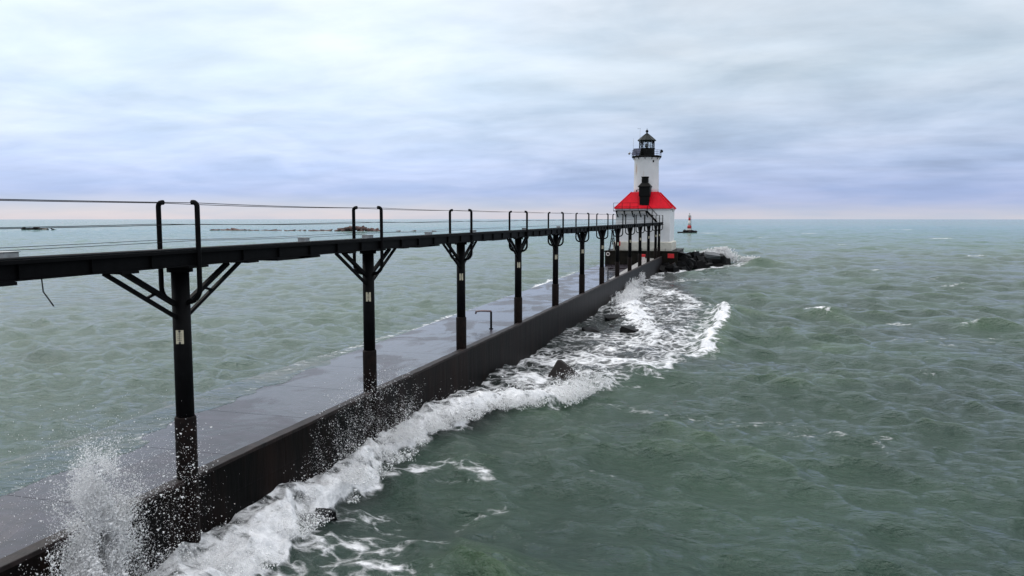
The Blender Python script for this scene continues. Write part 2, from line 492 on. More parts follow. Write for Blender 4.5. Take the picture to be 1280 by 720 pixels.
def water_material():
    m = bpy.data.materials.new('lake_water')
    m.use_nodes = True
    nt = m.node_tree; L = nt.links.new
    nt.nodes.clear()
    out = _node(nt, 'ShaderNodeOutputMaterial')
    g = _node(nt, 'ShaderNodeNewGeometry')
    pos = g.outputs['Position']
    foam = _node(nt, 'ShaderNodeAttribute', attribute_name='foam').outputs['Fac']
    milk = _node(nt, 'ShaderNodeAttribute', attribute_name='milk').outputs['Fac']
    crest = _node(nt, 'ShaderNodeAttribute', attribute_name='crest').outputs['Fac']

    def noise(scale, detail, rough=0.55, dist=0.0, stretch=None, src=pos, rot=0.0):
        if stretch:
            mp = _node(nt, 'ShaderNodeMapping'); mp.inputs['Scale'].default_value = stretch
            mp.inputs['Rotation'].default_value = (0, 0, rot)
            L(src, mp.inputs[0]); src = mp.outputs[0]
        n = _node(nt, 'ShaderNodeTexNoise')
        n.inputs['Scale'].default_value = scale; n.inputs['Detail'].default_value = detail
        n.inputs['Roughness'].default_value = rough; n.inputs['Distortion'].default_value = dist
        L(src, n.inputs['Vector'])
        return n

    # --- body colour of the turbid lake
    big = noise(0.055, 4, 0.55, 0.6)
    r = _node(nt, 'ShaderNodeValToRGB'); L(big.outputs['Fac'], r.inputs[0])
    r.color_ramp.elements[0].position = 0.33; r.color_ramp.elements[1].position = 0.66
    r.color_ramp.elements[0].color = WATER_DARK; r.color_ramp.elements[1].color = WATER_GREEN
    mc = _node(nt, 'ShaderNodeMix', data_type='RGBA'); L(crest, mc.inputs['Factor'])
    L(r.outputs[0], mc.inputs['A']); mc.inputs['B'].default_value = WATER_CREST
    # body colour turns paler with distance from the viewpoint and on the lee side
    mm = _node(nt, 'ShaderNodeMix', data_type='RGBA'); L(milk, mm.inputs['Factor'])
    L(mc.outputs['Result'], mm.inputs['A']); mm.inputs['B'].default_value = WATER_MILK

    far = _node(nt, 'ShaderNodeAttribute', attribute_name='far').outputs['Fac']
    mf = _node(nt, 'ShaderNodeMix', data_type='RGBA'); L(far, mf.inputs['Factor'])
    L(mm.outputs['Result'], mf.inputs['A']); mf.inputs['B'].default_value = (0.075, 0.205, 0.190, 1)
    # black rock bottom close under the surface beside the wall
    shoal = _node(nt, 'ShaderNodeAttribute', attribute_name='shoal').outputs['Fac']
    ms = _node(nt, 'ShaderNodeMix', data_type='RGBA'); L(shoal, ms.inputs['Factor'])
    L(mf.outputs['Result'], ms.inputs['A']); ms.inputs['B'].default_value = (0.011, 0.013, 0.0145, 1)
    # --- ripples too fine for the mesh
    b1 = noise(2.3, 6, 0.62, 0.3, (1.0, 1.5, 1.0), rot=0.35)
    b2 = noise(0.55, 5, 0.55, 0.2, (0.8, 1.6, 1.0), rot=-0.2)
    b3 = noise(6.5, 4, 0.6, 0.2, (1.0, 1.4, 1.0), rot=0.2)
    hsum = math_node(nt, 'MULTIPLY_ADD', b3.outputs['Fac'], 0.10, math_node(nt, 'MULTIPLY', b1.outputs['Fac'], 0.42))
    hsum = math_node(nt, 'ADD', hsum, math_node(nt, 'MULTIPLY', b2.outputs['Fac'], 0.85))
    bump = _node(nt, 'ShaderNodeBump'); bump.inputs['Strength'].default_value = 1.0; bump.inputs['Distance'].default_value = 0.55
    L(hsum, bump.inputs['Height'])

    water = _node(nt, 'ShaderNodeBsdfPrincipled')
    L(ms.outputs['Result'], water.inputs['Base Color'])
    water.inputs['Roughness'].default_value = 0.07
    water.inputs['IOR'].default_value = 1.33
    # far off the unresolved wavelets turn their faces to the viewer and mirror less of the low sky
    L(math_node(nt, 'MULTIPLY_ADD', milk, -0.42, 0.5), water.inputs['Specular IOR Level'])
    L(bump.outputs[0], water.inputs['Normal'])

    # --- foam: streaked lace that closes up to solid white where the attribute is high
    f1 = noise(1.35, 9, 0.66, 0.8, (0.6, 1.3, 1.0), rot=0.2)
    warp = noise(1.6, 4, 0.6)
    wv = _node(nt, 'ShaderNodeVectorMath', operation='MULTIPLY_ADD')
    L(warp.outputs['Color'], wv.inputs[0]); wv.inputs[1].default_value = (0.9, 0.9, 0.0); L(pos, wv.inputs[2])
    vo = _node(nt, 'ShaderNodeTexVoronoi', feature='DISTANCE_TO_EDGE'); vo.inputs['Scale'].default_value = 1.7
    L(wv.outputs[0], vo.inputs['Vector'])
    lace = _node(nt, 'ShaderNodeMapRange'); L(vo.outputs['Distance'], lace.inputs[0])
    lace.inputs[1].default_value = 0.0; lace.inputs[2].default_value = 0.22
    lace.inputs[3].default_value = 0.26; lace.inputs[4].default_value = -0.12
    v = math_node(nt, 'MULTIPLY_ADD', math_node(nt, 'SUBTRACT', f1.outputs['Fac'], 0.5), 2.1, foam)
    v = math_node(nt, 'ADD', v, lace.outputs[0])
    mk = _node(nt, 'ShaderNodeMapRange', interpolation_type='SMOOTHSTEP'); L(v, mk.inputs[0])
    mk.inputs[1].default_value = 0.40; mk.inputs[2].default_value = 1.0
    gate = _node(nt, 'ShaderNodeMapRange'); L(foam, gate.inputs[0])
    gate.inputs[1].default_value = 0.03; gate.inputs[2].default_value = 0.16
    mask = math_node(nt, 'MULTIPLY', mk.outputs[0], gate.outputs[0], clamp=True)

    white = _node(nt, 'ShaderNodeBsdfPrincipled')
    fr = _node(nt, 'ShaderNodeValToRGB'); fn = noise(3.5, 7, 0.7, 0.5); L(fn.outputs['Fac'], fr.inputs[0])
    fr.color_ramp.elements[0].position = 0.33; fr.color_ramp.elements[1].position = 0.62
    fr.color_ramp.elements[0].color = (0.60, 0.61, 0.63, 1); fr.color_ramp.elements[1].color = (0.93, 0.93, 0.95, 1)
    L(fr.outputs[0], white.inputs['Base Color'])
    white.inputs['Roughness'].default_value = 0.7
    white.inputs['Specular IOR Level'].default_value = 0.2
    fb = _node(nt, 'ShaderNodeBump'); fb.inputs['Strength'].default_value = 0.9; fb.inputs['Distance'].default_value = 0.12
    f3 = noise(4.2, 8, 0.7, 0.4)
    L(math_node(nt, 'ADD', f3.outputs['Fac'], mask), fb.inputs['Height']); L(fb.outputs[0], white.inputs['Normal'])
    mx = _node(nt, 'ShaderNodeMixShader')
    L(mask, mx.inputs[0]); L(water.outputs[0], mx.inputs[1]); L(white.outputs[0], mx.inputs[2])
    L(mx.outputs[0], out.inputs[0])
    return m


WATER_DARK = (0.013, 0.032, 0.027, 1)
WATER_GREEN = (0.033, 0.072, 0.044, 1)
WATER_CREST = (0.045, 0.088, 0.042, 1)
WATER_MILK = (0.145, 0.195, 0.158, 1)
M['water'] = water_material()


def foam_material(name, col):
    m = bpy.data.materials.new(name)
    m.use_nodes = True
    nt = m.node_tree; L = nt.links.new
    nt.nodes.clear()
    o = _node(nt, 'ShaderNodeOutputMaterial'); mx = _node(nt, 'ShaderNodeMixShader'); mx.inputs[0].default_value = 0.28
    d = _node(nt, 'ShaderNodeBsdfDiffuse'); d.inputs[0].default_value = (*col, 1)
    t = _node(nt, 'ShaderNodeBsdfTranslucent'); t.inputs[0].default_value = (*col, 1)
    L(d.outputs[0], mx.inputs[1]); L(t.outputs[0], mx.inputs[2]); L(mx.outputs[0], o.inputs[0])
    return m


M['spray'] = foam_material('white_spray', (0.985, 0.985, 0.99))

# ------------------------------------------------------------------ the lake
WALL_Z, SLAB_Z = 2.05, 0.70
WALL_T = [(-12, -11.80), (14, -11.74), (30, -11.62), (55, -11.45), (121, -11.35)]   # right face of the pier wall: (y, x)
EDGE_T = [(-12, -19.0), (14, -19.25), (30, -19.7), (60, -20.2), (121, -20.6)]       # lee edge of the slab


def wall_x(y): return np.interp(y, [a for a, _ in WALL_T], [b for _, b in WALL_T])
def edge_x(y): return np.interp(y, [a for a, _ in EDGE_T], [b for _, b in EDGE_T])


def poly_dist(X, Y, pts):
    """distance to a polyline, signed side, and the interpolated third value"""
    best = np.full(X.shape, 1e9, np.float32); val = np.zeros(X.shape, np.float32); side = np.zeros(X.shape, np.float32)
    for a, b in zip(pts[:-1], pts[1:]):
        dx, dy = b[0] - a[0], b[1] - a[1]
        l2 = dx * dx + dy * dy
        t = np.clip(((X - a[0]) * dx + (Y - a[1]) * dy) / l2, 0, 1)
        qx, qy = X - (a[0] + t * dx), Y - (a[1] + t * dy)
        d = np.sqrt(qx * qx + qy * qy)
        k = d < best
        best = np.where(k, d, best)
        val = np.where(k, a[2] + t * (b[2] - a[2]) if len(a) > 2 else 1.0, val)
        side = np.where(k, np.sign(dx * qy - dy * qx), side)
    return best, side, val


# leading edge of the surf that breaks along the wall (x, y, strength)
SURF_FRONT = [(-10.6, 8.0, 1.0), (-9.9, 12.5, 1.0), (-10.1, 16.6, 1.0), (-10.2, 19.0, 1.0), (-10.4, 21.3, 1.0), (-10.2, 22.6, .9),
              (-10.6, 24.5, .95), (-10.2, 26.5, .95), (-9.4, 28.6, 1.0), (-8.3, 30.3, 1.0), (-6.6, 31.2, 1.0), (-6.2, 34.0, .9),
              (-5.8, 36.1, .66), (-4.6, 38.2, .62), (-3.3, 41.2, .6), (-2.7, 44.0, .6), (-1.5, 47.0, .6)]
BAND_INNER = [(-12.6, 96, .75), (-11.9, 88, .85), (-10.9, 79, .95), (-9.6, 70.7, 1.0), (-7.9, 62.3, .95), (-6.5, 57.7, .8), (-5.4, 52.0, .75), (-5.6, 47.4, .6)]
CREST_OUT = [(-1.0, 75.0, .5), (-1.3, 66, .8), (-1.4, 61.5, 1.0), (-1.3, 57, .9), (-1.6, 53.0, 1.0), (-1.6, 48.9, 1.0), (-1.9, 46.8, .8)]
ARC = [(-10.5, 21.1, .5), (-10.0, 22.1, .55), (-9.1, 22.9, .6), (-7.9, 22.8, .62), (-7.2, 22.2, .5)]
ARC_2 = [(-6.1, 20.5, .42), (-6.8, 19.4, .5)]
ARC_3 = [(-10.0, 18.6, .5), (-9.2, 19.0, .46), (-8.5, 18.6, .3)]
ARC_4 = [(-9.9, 16.0, .6), (-9.3, 16.6, .55), (-8.5, 16.4, .5), (-7.7, 15.8, .3)]
LACE = [(-8.6, 15.0, .5), (-8.1, 15.6, .72), (-7.6, 15.5, .7), (-7.3, 14.6, .6)]
LACE_2 = [(-9.9, 16.4, .8), (-9.2, 16.3, .7), (-8.6, 16.6, .62), (-8.6, 17.6, .5)]
LACE_3 = [(-8.1, 16.6, .4), (-7.6, 17.2, .55), (-7.0, 17.4, .4)]
SHORE = [(-11.3, 103, .65), (-9.9, 113, .7), (-8.2, 118.4, .75), (-5.0, 124, .7), (-1.6, 134, .75), (-0.2, 138, .5)]
SHORE_2 = [(-10.9, 97, .55), (-7.6, 100, .5), (-4.2, 104, .36)]
LEE = [(-20.1, 24, .1), (-20.6, 33, .28), (-20.8, 40.3, .5), (-20.9, 46.6, .5), (-21.6, 54.6, .72), (-22.2, 60.5, .85), (-21.9, 64, .5), (-21.2, 72, .4),
       (-21.6, 78.4, .85), (-22.4, 92, .9), (-22.6, 108, .6), (-22.0, 118, .4)]
CAPS = [[(5.4, 69.6, .95), (6.7, 67.2, .8)], [(10.6, 64.7, .7), (12.1, 64.3, .55)], [(15.3, 62.5, .6), (16.8, 63.6, .7)],
        [(22.6, 100.2, .7), (25.6, 101.1, .7)], [(11.8, 52.9, .6), (12.5, 52.6, .6)], [(3.3, 30.2, .5), (3.7, 29.6, .5)],
        [(-4.2, 23.3, .6), (-3.5, 23.1, .5)], [(27, 243, .9), (30, 246, .7)], [(70, 328, .9), (75, 331, .8)], [(18, 128, .5), (20, 130, .6)],
        [(45, 180, .7), (48, 182, .7)], [(2.0, 139, .8), (7.0, 140.5, .5)], [(8, 330, .8), (14, 332, .8)], [(30, 420, .9), (36, 420, .9)],
        [(95, 560, .9), (104, 562, .9)], [(9.0, 44, .5), (9.7, 43.6, .45)], [(14.4, 42.0, .5), (15.2, 42.3, .5)]]
RIDGES = [([(-1, 136, 0), (3, 138, 1), (6, 140, .7), (11, 143, 0)], 0.8, 2.0), ([(3.5, 70.5, 0), (6, 68.4, 1), (9.5, 63.5, .6), (11, 60, 0)], 0.4, 1.1),
          ([(14.5, 61.5, 0), (16, 63, 1), (18, 64, .6), (20, 63, 0)], 0.4, 1.0), ([(-1.0, 76, 0), (-1.2, 62, 1), (-1.4, 48, 1), (-2.0, 45, 0)], 0.5, 1.3),
          ([(3.0, 50, 0), (5.0, 51.4, 1), (8.5, 51, 0)], 0.25, 0.9)]


def build_water():
    cx, cy = 2.0, -6.0
    ang0 = math.pi / 2 + 0.2822
    NA = 1380
    aa = np.linspace(ang0 + R(66), ang0 - R(66), NA)
    rr = [9.0]
    while rr[-1] < 4300:
        r = rr[-1]
        rr.append(r + max(0.07, 0.0042 * r))
    rr = np.array(rr); NR = len(rr)
    A, RR = np.meshgrid(aa, rr)
    X = (cx + RR * np.cos(A)).astype(np.float32); Y = (cy + RR * np.sin(A)).astype(np.float32)
    RR = RR.astype(np.float32)
    step = np.maximum(0.07, 0.0042 * RR)
    # how lively the water is: open lake on the right, lee of the pier on the left
    lee = 1 / (1 + np.exp(-(X + 16) / 2.5))
    patch = np.clip(0.15 + 1.7 * fbm(X / 14, Y / 20, 5, 4), 0.4, 1.5)
    act = (0.62 + 0.38 * lee) * patch
    DX = np.zeros_like(X); DY = np.zeros_like(X); Z = np.zeros_like(X)
    wr = np.random.default_rng(3)
    NW = 130
    for i in range(NW):
        Lw = 0.55 * (15.0 / 0.55) ** ((i + wr.random()) / NW)
        th = R(-116) + wr.normal(0, R(34))
        dx, dy = math.cos(th), math.sin(th)
        k = 2 * math.pi / Lw
        a = WAVE_STEEP * Lw / (2 * math.pi) * np.interp(Lw, [0.5, 1.0, 1.8, 3.5, 6, 15], [1.7, 2.0, 1.65, 1.25, 0.9, 0.5])
        w = np.clip((Lw / step - 3.0) / 3.0, 0, 1) * a
        rows = np.where(w.max(1) > 0)[0]
        n = rows.max() + 1 if len(rows) else 0
        if not n: continue
        ph = k * (dx * X[:n] + dy * Y[:n]) + wr.random() * 6.283
        c = np.cos(ph); s = np.sin(ph)
        w = w[:n] * act[:n]
        Z[:n] += w * c
        DX[:n] -= 1.0 * w * dx * s; DY[:n] -= 1.0 * w * dy * s
    crest = np.clip((Z - 0.10) / 0.5, 0, 1)
    # named waves
    for pts, h, wdt in RIDGES:
        d, sd, v = poly_dist(X, Y, pts)
        near = d < wdt * 3
        Z += np.where(near, h * v * np.exp(-(d / wdt) ** 2 * np.where(sd > 0, 1.0, 2.2)), 0)
        crest = np.maximum(crest, np.where(near, 0.9 * v * np.exp(-(d / wdt) ** 2 * 1.3), 0))
    # foam
    foam = np.zeros_like(X); milk = np.zeros_like(X)
    sel = (RR < 700)
    nf = int(np.where(rr < 700)[0].max()) + 1
    x, y = X[:nf], Y[:nf]
    f = np.zeros_like(x); hump = np.zeros_like(x)
    wob = (fbm(x / 0.9, y / 0.9, 41, 4) - 0.5)
    wob2 = (fbm(x / 3.0, y / 3.0, 47, 3) - 0.5)
    # surf: everything between the wall and the front line
    d, sd, v = poly_dist(x, y, SURF_FRONT)
    inside = (sd > 0) & (x > wall_x(y) - 1.0) & (y < 49)
    wob3 = fbm(x / 0.38, y / 0.5, 53, 4) - 0.5
    dd = np.where(inside, d, -d) + 1.5 * wob + 1.7 * wob2 + 0.5 * wob3
    band = np.clip(dd / 0.55 + 0.55, 0, 1) * np.exp(-np.maximum(dd - 0.9, 0) / (1.5 + 0.05 * np.maximum(y - 15, 0)))
    near = (d < 9) & (y < 50)
    f = np.maximum(f, np.where(near, band * (1.08 + 0.9 * wob) * v, 0))
    hump = np.where(near, np.clip(dd / 0.7 + 0.3, 0, 1) * np.exp(-np.maximum(dd - 0.8, 0) / 1.3) * np.clip((v - .5) * 2.2, 0, 1), 0)
    back = inside & (dd > 0)
    f = np.maximum(f, np.where(back, np.interp(y, [8, 30, 40], [0.66, 0.62, 0.58]) + 0.9 * wob2 + 0.6 * wob, 0))
    rise = np.where(back, np.clip(dd / 1.2, 0, 1) * np.interp(y, [6, 30, 40], [0.55, 0.45, 0.0]), 0)
    # streaky wash between the bands
    wash = (y > 34) & (y < 100) & (x > wall_x(y) - 0.5) & (x < np.interp(y, [34, 47, 75, 100], [-6.0, -1.6, -2.2, -9]))
    edge = np.minimum(1, (np.interp(y, [34, 47, 75, 100], [-6.0, -1.6, -2.2, -9]) - x) / 1.5)
    calm = np.exp(-((x + 9.6) / 2.2) ** 2 - ((y - 57) / 9.0) ** 2)          # dark water over the rocks beside the wall
    f = np.maximum(f, np.where(wash, np.clip(0.58 * edge + 0.8 * wob2 - 0.42 * calm, 0, 1), 0))

    def line(pts, width, amt, ragged=0.6, hgt=0.0):
        nonlocal f, hump
        d, sd, v = poly_dist(x, y, pts)
        ys = 1 + np.maximum(y - 40, 0) / 80
        dn = np.abs(d + ragged * width * (wob + wob2)) / width
        f = np.maximum(f, np.where(d < 4 * width, v * amt * np.exp(-dn ** 2), 0))
        if hgt: hump = np.maximum(hump, np.where(d < 4 * width, v * hgt * np.exp(-dn ** 2), 0))
    line(BAND_INNER, 1.5, 1.15, 1.0, 0.8)
    line(CREST_OUT, 0.55, 1.2, 1.3, 0.45)
    line([(a - .9, b, c) for a, b, c in CREST_OUT], 1.3, 0.62, 1.0)
    for pl, w, a in ((ARC, .38, 1.0), (ARC_2, .3, 1.0), (ARC_3, .4, 1.0), (ARC_4, .5, 1.05), (LACE, .55, .95), (LACE_2, .5, 1.0), (LACE_3, .4, .9), (SHORE, 1.6, 1.1), (SHORE_2, 1.4, 1.0), (LEE, .62, 1.0)):
        line(pl, w, a, 0.8)
    for cp in CAPS:
        q = max(0.22, 0.006 * cp[0][1])
        line(cp, q * .8, 0.95, 1.1, 0.25)
    # far breakwater and beacon wash
    for t0, t1, s0, n, q in ((-470, -400, 418, .8, 3.0), (-330, -290, 430, .8, 3.0), (-275, -200, 412, .75, 2.6), (-34, -20, 416, .75, 1.6), (-19, -12, 414, 1.0, 2.0),
                             (-395, -335, 424, .55, 2.4), (-190, -120, 424, .65, 2.2), (-118, -60, 426, .6, 2.0)):
        line([(t0, s0, n), (t1, s0, n)], q, 1.0, 1.0)
    for bx_, by_, br_, ba_ in ((-8.7, 15.6, 1.5, .55), (-9.6, 14.2, 1.3, .75), (-7.6, 15.2, .9, .5)):
        f = np.maximum(f, (ba_ + .5 * wob2) * np.exp(-((x - bx_) ** 2 + (y - by_) ** 2) / br_ ** 2))
    # a few torn streaks everywhere on the windward side
    st = fbm(x / 5.5 + y / 60, y / 3.2, 63, 4)
    f = np.maximum(f, np.where((y < 130) & (x > -9), np.clip((st - 0.73) * 4.0, 0, 0.2), 0))
    hump = hump * (0.08 + 1.25 * fbm(x / 1.1, y / 1.1, 77, 3) ** 1.6 + 0.75 * (fbm(x / 0.33, y / 0.33, 71, 4) - .3))
    lift = hump * np.where(y < 45, 0.40, 0.6) + rise * (0.7 + 0.8 * (fbm(x / .8, y / 1.3, 83, 4) - .3))
    Z[:nf] += lift
    # milkier where foam has stirred it, farther from the viewpoint and in the lee
    blur = np.clip(f, 0, 1)
    m = 0.12 * blur
    mn = fbm(x / 40, y / 60, 90, 3)
    milk[:nf] = m
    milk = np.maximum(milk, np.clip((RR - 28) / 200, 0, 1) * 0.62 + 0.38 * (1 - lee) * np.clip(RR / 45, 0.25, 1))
    foam[:nf] = np.clip(f, 0, 1.3)
    # the lee swell laps over the edge of the slab at the near end; farther in the lake stays below it
    e = edge_x(Y); nearend = np.interp(Y, [30, 62], [1.0, 0.0]).astype(np.float32)
    dl = X - e
    reach = 0.15 + nearend * (0.25 + np.interp(Y, [10, 24], [4.5, 2.4]) * np.clip(fbm(Y / 3.2, X / 2.4, 95, 4) - 0.32, 0, 1))
    swell = np.where(Y < 70, nearend * np.exp(-np.clip(-dl, 0, None) / 2.2), 0)
    Z = np.where(dl < reach, Z + swell * (SLAB_Z + 0.02 - 0.9 * Z), Z)
    under = (dl > reach) & (X < wall_x(Y) - 0.25) & (Y < 121)
    tap = np.where(Y < 70, nearend, 0) * np.clip(0.35 - 0.16 * (dl - reach), 0, 0.35)
    Z = np.where(under, np.minimum(Z, 0.35 + tap), Z)
    rim = (dl > -1.2) & (dl <= reach) & (Y < 70)
    Z = np.where(rim & (Z < SLAB_Z + 0.05), Z * (1 - nearend) + nearend * (SLAB_Z + 0.02 * (reach - dl)), Z)
    lap = np.where((Y < 70) & (np.abs(dl - reach + 0.22) < 0.34), nearend * np.clip(1.9 * fbm(Y / 1.1, X / 1.1, 29, 3) - 0.75, 0, 0.33), 0)
    foam = np.maximum(foam, lap.astype(np.float32))
    V = np.stack([X + DX, Y + DY, Z], -1).reshape(-1, 3)
    i = np.arange(NR - 1)[:, None] * NA + np.arange(NA - 1)[None, :]
    F = np.stack([i, i + 1, i + 1 + NA, i + NA], -1).reshape(-1, 4)
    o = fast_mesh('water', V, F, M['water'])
    # the rock apron widens from a strip at the near end to the shoal round the outer surf
    ap = np.interp(Y, [5, 25, 38, 48, 75, 100, 118], [1.6, 2.0, 6.5, 9.5, 9.0, 5.0, 3.0])
    shoal = np.clip((wall_x(Y) + ap - X) / 1.6 + 1.2 * (fbm(X / 2.5, Y / 3.5, 57, 3) - .5), 0, 1) * (X > wall_x(Y) - .5) * (Y < 119) * 0.85
    crest = crest * (1 - shoal)
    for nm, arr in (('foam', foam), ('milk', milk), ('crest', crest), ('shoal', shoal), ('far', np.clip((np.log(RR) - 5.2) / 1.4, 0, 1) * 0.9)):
        at = o.data.attributes.new(nm, 'FLOAT', 'POINT')
        at.data.foreach_set('value', arr.astype(np.float32).ravel())
    tag(o, 'choppy grey green lake water with surf', None, None, 'structure')


WAVE_STEEP = 0.030
build_water()


# ------------------------------------------------------------------ the pier: low slab and high wall
PIER_END = 120.5


def build_pier():
    pier = empty('pier', (-15.5, 60, 0))
    tag(pier, 'long wet concrete pier with a dark wall along its right side', 'pier')
    off = Vector((15.5, -60, 0))

    def strip(xa, xb, ys, z0, z1, gap=0.0):
        m = MB()
        for y0, y1 in zip(ys[:-1], ys[1:]):
            y0g, y1g = y0 + gap, y1 - gap
            v = []
            for z in (z0, z1):
                v += [(xa(y0g), y0g, z), (xb(y0g), y0g, z), (xb(y1g), y1g, z), (xa(y1g), y1g, z)]
            m.add([Vector(p) + off for p in v], [(3, 2, 1, 0), (4, 5, 6, 7), (0, 1, 5, 4), (1, 2, 6, 5), (2, 3, 7, 6), (3, 0, 4, 7)])
        return m
    ys = [-12 + 4.57 * i for i in range(29)] + [PIER_END]
    strip(edge_x, lambda y: wall_x(y) - 0.24, ys, SLAB_Z - 0.35, SLAB_Z, 0.011).build('deck_slab', M['slab'], pier)
    strip(lambda y: edge_x(y) + 0.05, lambda y: wall_x(y) - 0.24, [-12, 14, 30, 60, PIER_END - 0.02], -2.0, SLAB_Z - 0.352).build('foundation', M['platform'], pier)
    wy = [-12, 14, 30, 55, PIER_END]
    strip(lambda y: wall_x(y) - 0.238, wall_x, wy, -2.5, WALL_Z - 0.10).build('seawall', M['wall'], pier)
    cm = MB(); n = 265; v = []; jr = random.Random(8)
    for i in range(n + 1):
        y = -12 + (PIER_END + 12) * i / n
        a, b, t = jr.uniform(-.014, .014), jr.uniform(-.012, .012), jr.uniform(-.016, .008)
        for x, z in ((wall_x(y) - .26, WALL_Z - .098), (wall_x(y) + .03 + a, WALL_Z - .098 + b), (wall_x(y) + .03 + a, WALL_Z - .01 + t), (wall_x(y) + .015 + a, WALL_Z + t), (wall_x(y) - .26, WALL_Z + b)):
            v.append(Vector((x, y, z)) + off)
    cm.add(v, [(i * 5 + k, i * 5 + (k + 1) % 5, i * 5 + 5 + (k + 1) % 5, i * 5 + 5 + k) for i in range(n) for k in range(5)] + [(0, 1, 2, 3, 4), tuple(n * 5 + k for k in (4, 3, 2, 1, 0))])
    cm.build('wall_cap', M['cap'], pier)
    m = MB()
    m.add([Vector(p) + off for p in [(-13.9, 86, SLAB_Z + .002), (-11.9, 86, SLAB_Z + .002), (-11.9, 120.45, SLAB_Z + .002), (-13.9, 120.45, SLAB_Z + .002),
                                    (-13.9, 86, 1.1), (-11.9, 86, 1.1), (-11.9, 120.45, 1.75), (-13.9, 120.45, 1.75)]],
          [(3, 2, 1, 0), (4, 5, 6, 7), (0, 1, 5, 4), (1, 2, 6, 5), (2, 3, 7, 6), (3, 0, 4, 7)])
    m.build('ramp', M['walkway'], pier, 0.03)


build_pier()


# ------------------------------------------------------------------ the catwalk
DECK_Z, RAIL_Z = 7.15, 8.18
POST_Y = [14.54 + 9.14 * i for i in range(12)] + [120.0]
HALF = 0.50


def post_x(i): return (-11.80, -11.82)[i] if i < 2 else min(-11.80, float(wall_x(POST_Y[i])) - 0.27)


